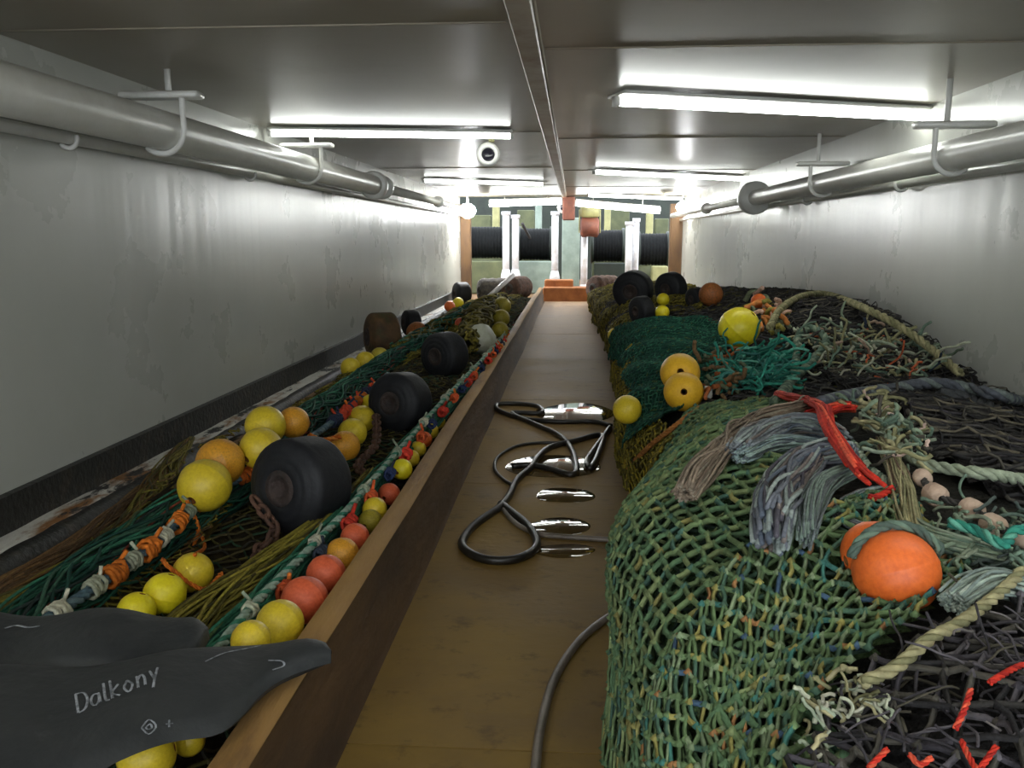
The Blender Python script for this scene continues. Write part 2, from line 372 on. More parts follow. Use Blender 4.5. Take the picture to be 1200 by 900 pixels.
# two more behind the photographer, as the row goes on
light_tube((.3, -.2, ZC - .06), (2.2, -.2, ZC - .06), .026, 'lit tube of the right row, behind the viewpoint')
light_tube((-2.2, .6, ZC - .06), (-.5, .6, ZC - .06), .026, 'lit tube of the left row, above and behind the viewpoint')
light_tube((.3, 1.7, ZC - .06), (2.2, 1.7, ZC - .06), .026, 'added unseen fill tube on the right, overhead just out of the frame')  # this and the tubes below are unseen, added as fill on the near heap
light_tube((.3, -1.9, ZC - .06), (2.2, -1.9, ZC - .06), .026, 'added unseen fill tube on the right, farthest behind the viewpoint')
light_tube((-2.2, -1.4, ZC - .06), (-.5, -1.4, ZC - .06), .026, 'added unseen fill tube on the left, farthest behind the viewpoint')

# ================================================================== PIPES
def pipe(label, x, z, r, y0, y1, flange_y, r2, joint=(), name='ceiling_pipe'):
    t = thing(name, label, 'pipe', (x, y0, z))
    b = MB(); b.tube(np.stack([np.full(30, x), np.linspace(y0, flange_y, 30), np.full(30, z)], 1), r, 24); b.build('pipe_run', M['pipe'], t)
    if y1 > flange_y:
        b = MB(); b.tube(np.array([[x, flange_y, z], [x, y1, z]]), r2, 16); b.build('narrow_run', M['pipe'], t)
    for (y, rr, hl) in joint:
        b = MB(); b.lathe([(0, -hl), (rr * .85, -hl), (rr, -hl * .6), (rr, hl * .6), (rr * .85, hl), (0, hl)], (0, 1, 0), (x, y, z), 24); b.build('flange', M['white'], t)
    return t
PLx, PLz = -2.13, CAMZ + .545
PRx, PRz = 2.07, CAMZ + .445
pipe('thick white pipe along the top of the left wall', PLx, PLz, .10, .6, Y1 - .1, 9.3, .055, [(9.2, .15, .05), (9.6, .13, .04), (13.6, .09, .05)])
pipe('thick white pipe along the top of the right wall', PRx, PRz, .085, .6, Y1 - .1, 10.2, .05, [(10.2, .19, .07), (13.8, .09, .05)])
pipe('thin grey conduit under the thick pipe on the left wall', XL + .06, CAMZ + .46, .028, .6, Y1 - .1, Y1 - .1, .028, name='conduit')
pipe('thin grey conduit under the thick pipe on the right wall', XR - .06, CAMZ + .36, .028, .6, Y1 - .1, Y1 - .1, .028, name='conduit')
def hanger(x, z, r, y, side, label):
    t = thing('pipe_hanger', label, 'bracket', (x, y, ZC))
    zp = z + r + .075
    b = MB(); b.box((x, y, zp), (.42, .10, .035), bev=.008); b.build('plate', M['white'], t)
    b = MB(); b.box((x - side * .04, y, (ZC + zp) / 2), (.03, .012, ZC - zp)); b.build('drop_bar', M['white'], t)
    rr = r + .018; a = np.linspace(0, math.pi * .75, 14)
    P = [(x - side * rr, y - .02, zp)] + [(x - side * rr * math.cos(v), y - .02, z - rr * math.sin(v)) for v in a]
    b = MB(); b.tube(spline(P, 24), .016, 8); b.build('hook', M['white'], t)
for y, lb in ((4.45, 'nearest white J-hook bracket under the left pipe'), (6.9, 'second white J-hook bracket under the left pipe, at the lit tube')):
    hanger(PLx, PLz, .10, y, -1, lb)
for y, lb in ((5.0, 'nearest white J-hook bracket under the right pipe'), (7.5, 'second white J-hook bracket under the right pipe')):
    hanger(PRx, PRz, .085, y, 1, lb)
def small_hook(x, z, y, side, label):
    a = np.linspace(-.3, math.pi * .8, 12); rr = .045
    b = MB(); b.tube(np.array([(x - side * rr * math.cos(v), y, z - rr * math.sin(v)) for v in a]), .012, 7)
    tag(b.build('conduit_hook', M['white']), label, 'hook')
small_hook(XL + .06, CAMZ + .46, 4.0, -1, 'small hook on the left conduit, the nearest')
small_hook(XL + .06, CAMZ + .46, 6.3, -1, 'small hook on the left conduit, below the second bracket')
small_hook(XR - .06, CAMZ + .36, 6.2, 1, 'small hook on the right conduit, the nearest')
small_hook(XR - .06, CAMZ + .36, 8.6, 1, 'small hook on the right conduit, the farther one')

# lamp with dark lens hanging from the ceiling
c = at_y(573, 182, 7.4)
t = thing('floodlight', 'round cream lamp with a dark lens hung below the left tube', 'lamp', c)
b = MB(); b.lathe([(0, .10), (.05, .10), (.075, .03), (.095, -.04), (.10, -.07), (.085, -.08)], (0, 1, 0), c, 20); b.build('housing', M['pipe'], t)
b = MB(); b.lathe([(0, -.052), (.05, -.055), (.055, -.075), (.055, -.05)], (0, 1, 0), c, 20); b.build('lens', M['dark_lens'], t)
b = MB(); b.lathe([(.055, -.06), (.058, -.085), (.084, -.085), (.09, -.075)], (0, 1, 0), c, 20); b.build('rim', M['white'], t)
b = MB(); b.box((c[0] + .02, c[1] + .03, (c[2] + ZC) / 2 + .06), (.05, .04, ZC - c[2] - .1), bev=.005); b.build('bracket', M['cream'], t)
for px, py, y, r, lb in ((548, 246, 17.6, .17, 'white bowl lamp on the left wall at the far end'), (800, 242, 17.6, .13, 'small white bowl lamp on the right wall at the far end')):
    c = at_y(px, py, y); t = thing('bowl_lamp', lb, 'lamp', c)
    b = MB(); b.lathe([(0, -r), (r * .5, -r * .87), (r * .87, -r * .5), (r, 0), (r * .8, r * .3), (0, r * .35)], (0, .6, .8), c, 18); b.build('lit_globe', M['globe'], t)
    b = MB(); b.cyl(c, (c[0], c[1], ZC), .02, 8); b.build('stem', M['white'], t)

# ================================================================== FAR MACHINERY (open working deck beyond the tunnel)
b = MB(); b.box((-.05, 27, 1.3), (13, .2, 2.6)); tag(b.build('deckhouse', M['dark_green'], smooth=False), 'dark green deckhouse front behind the winches', 'deckhouse')
def yrect(px0, py0, px1, py1, y, th):
    a = at_y(px0, py1, y); c = at_y(px1, py0, y)
    return (a + c) / 2 + np.array([0, th / 2, 0]), (c[0] - a[0], th, abs(c[2] - a[2]))
def panel(name, label, cat, r, y, th, m, bev=.02):
    c, d = yrect(*r, y, th); top = c[2] + d[2] / 2
    if y > 18.7: c = np.array([c[0], c[1], top / 2]); d = (d[0], d[1], top)
    b = MB(); b.box(c, d, bev=bev)
    return tag(b.build(name, M[m], smooth=False), label, cat)
def winch(px0, px1, py, rpx, y, label, flanges=True):
    a = at_y(px0, py, y); c = at_y(px1, py, y); r = rpx * y / F
    t = thing('winch_drum', label, 'winch', (a + c) / 2)
    n = max(8, int((c[0] - a[0]) / .07)); pr = []
    for i in range(n):
        x0 = (c[0] - a[0]) * i / n; w_ = (c[0] - a[0]) / n
        pr += [(r * .96, x0), (r, x0 + w_ * .3), (r, x0 + w_ * .7)]
    pr.append((r * .96, c[0] - a[0]))
    b = MB(); b.lathe(pr, (1, 0, 0), (a[0], y, a[2]), 28); b.build('wound_wire', M['wire'], t)
    if flanges:
        for x in (a[0], c[0]):
            b = MB(); b.lathe([(0, -.03), (r * 1.12, -.03), (r * 1.12, .03), (0, .03)], (1, 0, 0), (x, y, a[2]), 28); b.build('drum_flange', M['dark_green'], t)
    z0 = a[2] - r; cx = (a[0] + c[0]) / 2
    b = MB(); b.box((cx, y, z0 / 2), (c[0] - a[0], r, max(.1, z0)), bev=.02); b.build('bed', M['olive'], t)
winch(549, 592, 284, 18, 20.6, 'dark wire drum at the far left, left of the first white posts')
winch(609, 646, 286, 18, 20.6, 'dark wire drum left of the middle post, behind the diagonal stay')
winch(694, 730, 288, 18, 20.6, 'dark wire drum right of the middle post')
winch(748, 782, 292, 18, 20.6, 'dark wire drum at the far right, against the brown frame')
panel('machine_cabinet', 'olive cabinet standing under the far left drum', 'cabinet', (549, 306, 591, 336), 19.9, .5, 'olive')
panel('machine_cabinet', 'cream cabinet under the far right drum', 'cabinet', (764, 312, 783, 338), 19.9, .4, 'cream')
panel('machine_guard', 'low grey-green guard plate below the drum left of the middle post', 'guard', (607, 306, 648, 334), 20.0, .25, 'grey_green')
panel('machine_guard', 'low dark green guard plate below the drum right of the middle post', 'guard', (696, 308, 734, 336), 20.0, .25, 'dark_green')
for i, (r, m, lb) in enumerate((((577, 240, 585, 270), 'cream', 'cream upright above the far left drum'), ((627, 238, 635, 268), 'grey_green', 'pale upright left of the middle post, above the drum'), ((708, 240, 716, 272), 'cream', 'cream upright right of the middle post, above the drum'), ((757, 246, 766, 276), 'cream', 'cream upright above the far right drum'))):
    panel('steel_upright', lb, 'post', r, 22.5, .2, m)
for i, (r, lb) in enumerate((((549, 252, 575, 268), 'olive locker above the far left drum'), ((768, 256, 784, 274), 'olive locker above the far right drum'), ((716, 246, 738, 268), 'olive locker behind the right pair of white posts'), ((606, 246, 626, 262), 'olive locker between the left white posts and the pale upright'))):
    panel('locker', lb, 'locker', r, 23.5, .5, 'olive')
def post(px, py0, py1, wpx, y, m, label, foot=True, name='white_post'):
    a = at_y(px, py1, y); c = at_y(px, py0, y); r = wpx * y / F / 2
    t = thing(name, label, 'post', (a[0], y, 0))
    b = MB(); b.cyl((a[0], y, 0.0), (a[0], y, c[2]), r, 12); b.build('shaft', M[m], t)
    if foot:
        z = max(.05, a[2]); b = MB(); b.lathe([(0, z + .2), (r * 1.05, z + .2), (r * 1.5, z + .06), (r * 1.6, 0), (0, 0)], (0, 0, 1), (a[0], y, 0), 12); b.build('foot', M[m], t)
    b = MB(); b.lathe([(0, -.04), (r * 1.3, -.04), (r * 1.3, .04), (0, .04)], (0, 0, 1), (a[0], y, c[2]), 12); b.build('cap', M[m], t)
post(593, 250, 326, 8, 19.2, 'fence_white', 'left one of the white post pair left of the middle')
post(604, 254, 326, 8, 19.3, 'fence_white', 'right one of the white post pair left of the middle')
post(650, 250, 328, 8, 19.2, 'fence_white', 'single white post just left of the grey-green middle post')
post(684, 272, 344, 8, 18.9, 'fence_white', 'single white post under the red roller')
post(736, 262, 334, 8, 19.2, 'fence_white', 'left one of the white post pair right of the middle')
post(744, 258, 334, 7, 19.3, 'fence_white', 'right one of the white post pair right of the middle')
panel('middle_pillar', 'broad grey-green steel pillar in the middle of the far end', 'pillar', (658, 255, 680, 334), 19.8, .4, 'grey_green')
panel('rust_block', 'square rusty block hung at the end of the ceiling seam, above the grey-green pillar', 'block', (659, 230, 674, 258), 18.3, .3, 'rust_red')
c = at_y(691, 266, 18.7); t = thing('hanging_roller', 'red-brown roller in a cream housing under the right end tube', 'roller', c)
b = MB(); b.lathe([(0, -.2), (.16, -.2), (.22, -.16), (.2, 0), (.22, .16), (.16, .2), (0, .2)], (1, 0, 0), c, 20); b.build('roller', M['rust_red'], t)
b = MB(); b.box(c + np.array([0, .02, .34]), (.42, .3, .3), bev=.05); b.build('housing', M['cream'], t)
for s in (-1, 1):
    b = MB(); b.box(c + np.array([s * .22, .02, .12]), (.03, .16, .5), bev=.01); b.build('cheek', M['cream'], t)
c = at_y(660, 243, 18.4); t = thing('small_lamp', 'small round white lamp with dark middle at the far end of the seam', 'lamp', c)
b = MB(); b.cyl(c, (c[0], c[1], ZC), .03, 8); b.build('stem', M['white'], t)
b = MB(); b.lathe([(0, .08), (.10, .06), (.13, -.02), (.07, -.05)], (0, 1, 0), c, 16); b.build('shell', M['white'], t)
b = MB(); b.lathe([(0, -.035), (.07, -.045), (.07, -.02)], (0, 1, 0), c, 16); b.build('lens', M['dark_lens'], t)
a = at_y(612, 262, 19.8); c = at_z(652, 338, .0); b = MB(); b.tube(np.array([a, c]), .035, 8); tag(b.build('stay', M['steel']), 'dark diagonal stay crossing the drum left of the middle post', 'stay')
# timber step and bales at the end of the aisle
t = thing('timber_step', 'orange-brown timber step closing the far end of the aisle', 'step', at_z(660, 352, 0))
c, d = yrect(636, 337, 690, 354, 17.6, .5); b = MB(); b.box(c, d, bev=.02); b.build('lower_baulk', M['orange_wood'], t, False)
c, d = yrect(638, 328, 672, 340, 17.9, .35); b = MB(); b.box(c, d, bev=.02); b.build('upper_baulk', M['orange_wood'], t, False)
def bale(px, py, rpx, lpx, y, axis, m, label):
    c = at_y(px, py, y); r = rpx * y / F; h = lpx * y / F / 2
    t = thing('net_bale', label, 'bale', (c[0], c[1], c[2] - r))
    pr = [(0, -h * .9), (r * .3, -h), (r * .85, -h), (r, -h * .8)] + [(r * (1 + .04 * math.sin(i * 2.1)), -h * .8 + 1.6 * h * i / 10) for i in range(1, 10)] + [(r, h * .8), (r * .85, h), (0, h)]
    b = MB(); b.lathe(pr, axis, c, 22); b.build('rolled_net', M[m], t)
    b = MB(); ax = np.array(axis, float); ax /= np.linalg.norm(ax)
    b.lathe([(r * .2, -h * 1.02), (r * .25, -h * 1.06), (r * .4, -h * 1.06), (r * .45, -h * 1.0)], axis, c, 18); b.build('end_coil', M['grey_net'], t)
bale(606, 337, 13, 34, 16.2, (.5, .86, 0), 'brown_net', 'brown rolled bale at the far left bin end, beside the white posts')
bale(581, 340, 14, 40, 16.6, (.9, .4, 0), 'grey_net', 'grey rolled bale at the far left bin end, left of the brown one')
bale(708, 338, 15, 34, 16.4, (.8, .6, 0), 'brown_net', 'brown bale at the far right, right of the timber step')
b = MB(); b.tube(np.array([at_y(568, 352, 15.5), at_y(602, 322, 15.9)]), .045, 10); tag(b.build('white_pole', M['fence_white']), 'white pole leaning across the two far left bales', 'pole')

# ================================================================== NET HEAPS (base surfaces)
def interp(y, tab):
    t = np.array(tab); return np.interp(y, t[:, 0], t[:, 1])
XLF = [(0.2, .30), (1.0, .16), (1.5, .12), (2.0, .105), (2.3, .14), (2.7, .24), (3.1, .36), (3.8, .36), (4.4, .28), (6, .36), (9, .40), (15, .32), (18, .32)]
HT = [(0.2, .50), (1.0, .60), (1.5, .70), (2.0, .76), (2.7, .74), (3.3, .60), (4.0, .52), (5, .60), (6, .66), (8, .62), (10, .58), (14, .48), (16.6, .34), (17.4, .1)]
HW = [(0.2, .40), (2, .44), (4.4, .46), (5.1, .54), (6.0, .76), (8, .80), (10, .66), (13, .52), (16, .36), (17.4, .1)]
SR = 2.9                                                  # arc-length-like width of the right heap
def SRf(s, y, disp=True):
    s = np.asarray(s, float); y = np.asarray(y, float)
    xl = interp(y, XLF); ht = interp(y, HT); hw = interp(y, HW)
    sA = 1.0
    a = np.clip(s / sA, 0, 1) * (math.pi * .62)           # wraps under a little at the foot
    ang = math.pi * 1.12 - a * (math.pi * .62 / (math.pi * .62))
    ca = np.cos(ang); sa = np.sin(ang)
    R = .42
    x1 = xl + R + R * np.sign(ca) * np.abs(ca) ** .75
    z1 = ht * (.42 + .58 * np.sign(sa) * np.abs(sa) ** .85)
    z1 = np.where(sa < 0, ht * (.42 + 1.15 * sa), z1)
    u = np.clip((s - sA) / (SR - sA), 0, 1)
    xe = xl + R
    x2 = xe + (XR - .015 - xe) * u; k = u * u * (3 - 2 * u)
    z2 = ht * (1 - k) + hw * k + .06 * np.sin(u * math.pi)
    x = np.where(s < sA, x1, x2); z = np.where(s < sA, z1, z2)
    P = np.stack([x, y, z], -1)
    if disp:
        n = .055 * nz(P, 2.6, 0) + .035 * nz(P, 6.0, 1) + .018 * nz(P, 13, 2)
        fade = np.clip((XR - P[..., 0]) / .2, .1, 1)
        amp = np.where(s < sA, .45, 1.0)
        P[..., 2] = np.maximum(P[..., 2] + n * fade * amp, .004)
        P[..., 0] = np.minimum(P[..., 0] + np.where(s < sA, n * .4, 0), XR - .01)
    return P
SL = 1.49
def SLf(s, y, disp=True):
    s = np.asarray(s, float); y = np.asarray(y, float)
    x = -2.19 + s; u = s / SL
    h = .02 + .12 * np.sin(np.clip(u * 1.05, 0, 1) * math.pi * .62) ** 1.3
    near = interp(y, [(0, 1.2), (2, 1.1), (3, 1.0), (5, 1.3), (8, 1.9), (12, 2.0), (15.5, 1.6), (17, .4)])
    P = np.stack([x, y, h * near], -1)
    if disp:
        n = .03 * nz(P, 4.0, 3) + .02 * nz(P, 9, 4)
        P[..., 2] = np.maximum(P[..., 2] + n * np.clip(u * 5, 0, 1), .004)
    return P
class Surf:
    def __init__(s, f, smax, y0, y1, ds=.025, dy=.035):
        s.f = f; s.s = np.arange(0, smax + 1e-6, ds); s.y = np.arange(y0, y1, dy); s.ds = ds; s.dy = dy; s.y0 = y0; s.smax = smax
        A, B = np.meshgrid(s.s, s.y, indexing='ij'); P = f(A, B); n, m = A.shape; s.m = m
        idx = np.arange(n * m).reshape(n, m)
        Fq = np.stack([idx[:-1, :-1], idx[1:, :-1], idx[1:, 1:], idx[:-1, 1:]], -1).reshape(-1, 4)
        s.P = P; s.bvh = BVHTree.FromPolygons([tuple(v) for v in P.reshape(-1, 3)], [tuple(q) for q in Fq.tolist()])
    def hit(s, px, py):
        d = Vector(ray(px, py)).normalized(); loc, nrm, idx, dist = s.bvh.ray_cast(Vector(CO), d)
        if loc is None: return None
        if nrm.dot(d) > 0: nrm = -nrm
        i, j = divmod(idx, s.m - 1)
        return np.array(loc), np.array(nrm), (i + .5) * s.ds, s.y0 + (j + .5) * s.dy
    def pt(s, px, py, lift=0.0):
        h = s.hit(px, py)
        z = h[0][2] if h is not None else .02
        return at_z(px, py, z + lift)
    def uv(s, pts):
        o = []
        for px, py in pts:
            h = s.hit(px, py)
            if h is not None: o.append((h[2], h[3]))
        return np.array(o)
    def normal(s, a, b):
        e = .02; t1 = s.f(a + e, b) - s.f(a - e, b); t2 = s.f(a, b + e) - s.f(a, b - e); n = np.cross(t1, t2)
        n /= np.linalg.norm(n, axis=-1, keepdims=True) + 1e-9
        flip = np.sign(n[..., 2:3])
        if s.smax > 2:
            Pp = s.f(a, b); C = np.stack([interp(np.asarray(b), XLF) + .5, np.asarray(b), .3 + 0 * np.asarray(b)], -1)
            flip = np.where((np.asarray(a) < 1.0)[..., None], np.sign((n * (Pp - C)).sum(-1, keepdims=True)), flip)
        return n * flip
HR = Surf(SRf, SR, .35, 17.4)
HL = Surf(SLf, SL, .4, 17.0)

def inpoly(q, poly):
    x, y = q[..., 0], q[..., 1]; r = np.zeros(x.shape, bool); n = len(poly)
    for i in range(n):
        x1, y1 = poly[i]; x2, y2 = poly[(i + 1) % n]
        c = (y1 > y) != (y2 > y)
        r ^= c & (x < (x2 - x1) * (y - y1) / (y2 - y1 + 1e-12) + x1)
    return r
def net(surf, poly, cell, r, palette, off=.01, theta=.78, sx=1.0, sy=1.0, jit=.22, fold=(.0, 5, 0.0), warp=.0, seed=0, mb=None, knots=True, k=3, sag=True):
    """netting of real twine: knots on a slanted grid over the heap, each mesh side a bent tube"""
    mb = mb or MB()
    lo = poly.min(0) - .05; hi = poly.max(0) + .05
    c, s_ = math.cos(theta), math.sin(theta)
    D = max(hi - lo) * 1.5; n1 = int(D / (cell * sx)) + 2; n2 = int(D / (cell * sy)) + 2
    I, J = np.meshgrid(np.arange(-n1 // 2 - 1, n1 // 2 + 2), np.arange(-n2 // 2 - 1, n2 // 2 + 2), indexing='ij')
    lx = I * cell * sx; ly = J * cell * sy
    ctr = (lo + hi) / 2
    a = ctr[0] + c * lx - s_ * ly; b_ = ctr[1] + s_ * lx + c * ly
    q3 = np.stack([a, b_, 0 * a], -1)
    if warp:
        a = a + warp * nz(q3, 3.2, seed); b_ = b_ + warp * nz(q3, 3.2, seed + 2)
    a = a + rng.uniform(-jit, jit, a.shape) * cell; b_ = b_ + rng.uniform(-jit, jit, a.shape) * cell
    ok = inpoly(np.stack([a, b_], -1), poly) & (a > 0.01) & (a < surf.smax - .01) & (b_ > surf.y0)
    aa = np.clip(a, 0, surf.smax); bb = np.clip(b_, surf.y0, 17.3)
    P = surf.f(aa, bb); Nn = surf.normal(aa, bb)
    fo = fold[0] * np.sin((a * math.cos(fold[2]) + b_ * math.sin(fold[2])) * fold[1] + 2 * nz(q3, 4, seed)) if fold[0] else 0
    P = P + Nn * (off + fo + rng.uniform(-.25, .25, a.shape) * cell * .3)[..., None]
    P[..., 2] = np.maximum(P[..., 2], r)
    for (A, B, ka, kb) in ((P[:-1], P[1:], ok[:-1], ok[1:]), (P[:, :-1], P[:, 1:], ok[:, :-1], ok[:, 1:])):
        m = (ka & kb).ravel(); A = A.reshape(-1, 3)[m]; B = B.reshape(-1, 3)[m]
        if len(A) == 0: continue
        mid = (A + B) / 2 + rng.normal(size=A.shape) * cell * .07
        col = pal(palette, len(A))
        if sag: mb.tube(np.stack([A, mid, B], 1), r, k, col, cap=False)
        else: mb.tube(np.stack([A, B], 1), r, k, col, cap=False)
    if knots:
        K = P[ok]; n = len(K); kr = r * 1.7
        o6 = np.array([[1, 0, 0], [-1, 0, 0], [0, 1, 0], [0, -1, 0], [0, 0, 1], [0, 0, -1]]) * kr
        f8 = np.array([[0, 2, 4], [2, 1, 4], [1, 3, 4], [3, 0, 4], [2, 0, 5], [1, 2, 5], [3, 1, 5], [0, 3, 5]])
        if n: mb.add((K[:, None] + o6).reshape(-1, 3), (f8[None] + 6 * np.arange(n)[:, None, None]).reshape(-1, 3), np.repeat(pal(palette, n), 6, 0))
    return mb
def body(surf, poly, off=-.01, fold=(.0, 5, 0.0), seed=0, res=.03):
    lo = poly.min(0); hi = poly.max(0)
    a = np.arange(max(0, lo[0]), min(surf.smax, hi[0]) + res, res); b_ = np.arange(max(surf.y0, lo[1]), hi[1] + res, res)
    A, B = np.meshgrid(np.clip(a, 0, surf.smax), b_, indexing='ij'); q = np.stack([A, B], -1); ok = inpoly(q, poly)
    q3 = np.stack([A, B, 0 * A], -1)
    fo = fold[0] * np.sin((A * math.cos(fold[2]) + B * math.sin(fold[2])) * fold[1] + 2 * nz(q3, 4, seed)) if fold[0] else 0
    P = surf.f(A, B) + surf.normal(A, B) * (off + fo + 0 * A)[..., None]; P[..., 2] = np.maximum(P[..., 2], .002)
    idx = np.arange(A.size).reshape(A.shape)
    Fq = np.stack([idx[:-1, :-1], idx[1:, :-1], idx[1:, 1:], idx[:-1, 1:]], -1); kk = ok[:-1, :-1] & ok[1:, :-1] & ok[1:, 1:] & ok[:-1, 1:]
    Fq = Fq[kk]
    used = np.unique(Fq); mp = np.zeros(A.size, int); mp[used] = np.arange(len(used))
    mb = MB(); mb.add(P.reshape(-1, 3)[used], mp[Fq]); return mb
def net_thing(name, label, surf, pix, layers, bodymat, boff=-.012, fold=(0, 5, 0), seed=0, uvpoly=None, cat='net'):
    poly = uvpoly if uvpoly is not None else surf.uv(pix)
    h = surf.f(poly[:, 0].mean(), poly[:, 1].mean())
    t = thing(name, label, cat, (h[0], h[1], 0))
    body(surf, poly, boff, fold, seed).build('packed_net', bodymat, t)
    mb = MB()
    for l in layers: net(surf, poly, mb=mb, fold=fold, seed=seed, **l)
    tag(mb.build('netting', M['twine'], t, color=True), kind='stuff')
    return t
def rope(P, r, palette, pitch=None, k=5, mb=None, strands=3):
    P = np.asarray(P); L = plen(P); pitch = pitch or r * 7
    n = int(min(500, max(12, L / pitch * 9))); P = spline(P, n)
    T, nn, bb = frames(P[None]); t = np.linspace(0, L / pitch * 2 * math.pi, n)
    mb = mb or MB(); S = []
    for i in range(strands):
        ph = t + i * 2 * math.pi / strands
        S.append(P + r * .5 * (nn[0] * np.cos(ph)[:, None] + bb[0] * np.sin(ph)[:, None]))
    mb.tube(np.stack(S), r * .56, k, pal(palette, strands, .08)); return mb
def bundle(P, R, n, r, palette, wave=.5, flat=.8, k=4, mb=None, step=.06, fray=False):
    P = np.asarray(P); L = plen(P); N = int(min(220, max(8, L / step))); P = spline(P, N); T, nn, bb = frames(P[None])
    mb = mb or MB(); t = np.linspace(0, 1, N); R = np.interp(t, np.linspace(0, 1, len(R)), R) if np.ndim(R) else np.full(N, R)
    up = np.array([0, 0, 1.]); sd = np.cross(T[0], up); sd /= np.linalg.norm(sd, axis=1, keepdims=True) + 1e-9; uu = np.cross(sd, T[0])
    a0 = rng.uniform(0, 6.28, n); q = np.sqrt(rng.uniform(.15, 1, n)); dr = rng.normal(size=n) * wave * L
    ph = rng.uniform(0, 6.28, (n, 2)); fr = rng.uniform(3, 9, (n, 2)) * L
    A = a0[:, None] + dr[:, None] * t + .5 * np.sin(ph[:, :1] + fr[:, :1] * t)
    Q = q[:, None] * (1 + .18 * np.sin(ph[:, 1:] + fr[:, 1:] * t)) * R[None]
    S = P[None] + sd[None] * (Q * np.cos(A))[..., None] + uu[None] * (Q * np.sin(A) * flat)[..., None]
    if fray:
        S = S + nz(S, 16, 1)[..., None] * rng.normal(size=(n, 1, 3)) * R.mean() * .28
        tt = rng.uniform(-.06, .0, (n, 1)) + t[None] * rng.uniform(.86, 1.0, (n, 1))
        for i in range(n):
            q = np.clip(tt[i], 0, 1) * (N - 1)
            S[i] = np.stack([np.interp(q, np.arange(N), S[i][:, a]) for a in range(3)], 1)
    S[..., 2] = np.maximum(S[..., 2], r)
    mb.tube(S, r, k, pal(palette, n)); return mb
def px_len(p, px): return px * depth(p) / F
def path(surf, pts, lift=0.0): return np.array([surf.pt(x, y, lift) for x, y in pts])

# ------------------------------------------------------------------ floats and bobbins
def float_meshes(k=24):
    pr = [(.16, -.93), (.19, -.985)] + [(math.cos(a), math.sin(a)) for a in np.linspace(-1.36, -.06, 12)] + [(1.010, -.03), (1.010, .03)] + [(math.cos(a), math.sin(a)) for a in np.linspace(.06, 1.36, 12)] + [(.19, .985), (.16, .93)]
    b1 = MB(); b1.lathe(pr, (0, 0, 1), (0, 0, 0), k)
    b2 = MB(); b2.lathe([(.165, -.95), (.12, -.80), (.12, .80), (.165, .95)], (0, 0, 1), (0, 0, 0), 12)
    return b1, b2
_sh, _ho = float_meshes()
_fm = {}
def put_float(c, r, m, label, axis, group=None, cat='float'):
    axis = Vector([float(v) for v in axis]).normalized()
    q = Vector((0, 0, 1)).rotation_difference(axis)
    t = bpy.data.objects.new('net_float', None); COL.objects.link(t); t.location = Vector([float(v) for v in c]); t.rotation_mode = 'QUATERNION'; t.rotation_quaternion = q
    t.scale = (r, r, r); t.empty_display_size = .3
    tag(t, label, cat, group)
    if m not in _fm:
        a = _sh.build('shell', M[m]); h = _ho.build('rope_hole', M['hole'])
        _fm[m] = (a, h); a.parent = t; h.parent = t
    else:
        for o in _fm[m]:
            n = o.copy(); COL.objects.link(n); n.parent = t
    return t
def float_px(surf, px, py, d, m, label, axis=None, group=None, lift=.42, yy=None):
    h = surf.pt(px, py + d * lift); y = h[1] if yy is None else yy
    c = at_y(px, py, y); r = px_len(c, d) / 2
    if c[2] < r * .6: c[2] = r * .6
    put_float(c, r, m, label, axis if axis is not None else (rnd.uniform(-1, 1), rnd.uniform(-1, -.2), rnd.uniform(-.6, .8)), group)
    return c, r
def bobbin(c, r, L, axis, label, m='rubber', chain=None):
    axis = np.array(axis, float); axis /= np.linalg.norm(axis)
    t = thing('bobbin', label, 'bobbin', (c[0], c[1], c[2] - r))
    h = L / 2; rr = min(h, r) * .55
    pr = [(r * .28, -h * .86), (r * .30, -h)] + [(r * .55, -h), (r * .58, -h * .97), (r * .62, -h * .98), (r * .72, -h * .95)]
    pr += [(r - rr * .9 + rr * .9 * math.cos(a), -h * .92 + rr * .7 + rr * .7 * math.sin(a)) for a in np.linspace(-1.35, 0, 8)]
    pr += [(r * 1.0, 0)] + [(r - rr * .9 + rr * .9 * math.cos(a), h * .92 - rr * .7 + rr * .7 * math.sin(a)) for a in np.linspace(0, 1.35, 8)] + [(r * .3, h), (r * .28, h * .86)]
    b = MB(); b.lathe(pr, axis, c, 36); b.build('rubber_body', M[m], t)
    b = MB(); b.lathe([(.0, -h * .80), (r * .18, -h * .84), (r * .22, -h * 1.03), (r * .34, -h * 1.04), (r * .40, -h * .98), (r * .42, -h * .86)], axis, c, 24); b.build('hub', M['hub'], t)
    b = MB(); b.lathe([(.0, h * .86), (r * .14, h * .9), (r * .16, h * 1.02), (r * .24, h * 1.02), (r * .29, h * .86)], axis, c, 24); b.build('hub', M['hub'], t)
    return t
def chain(P, wire, link, label, m='rust'):
    P = spline(P, max(3, int(plen(P) / (link * .62)))); T, n, bb = frames(P[None]); b = MB()
    for i, p in enumerate(P):
        t = T[0, i]; s = n[0, i] if i % 2 else bb[0, i]
        a = np.linspace(0, 2 * np.pi, 10, endpoint=False)
        ring = p + np.cos(a)[:, None] * t * link * .5 + np.sin(a)[:, None] * s * link * .33
        b.tube(ring, wire, 5, closed=True, cap=False)
    return tag(b.build('chain', M[m]), label, 'chain')

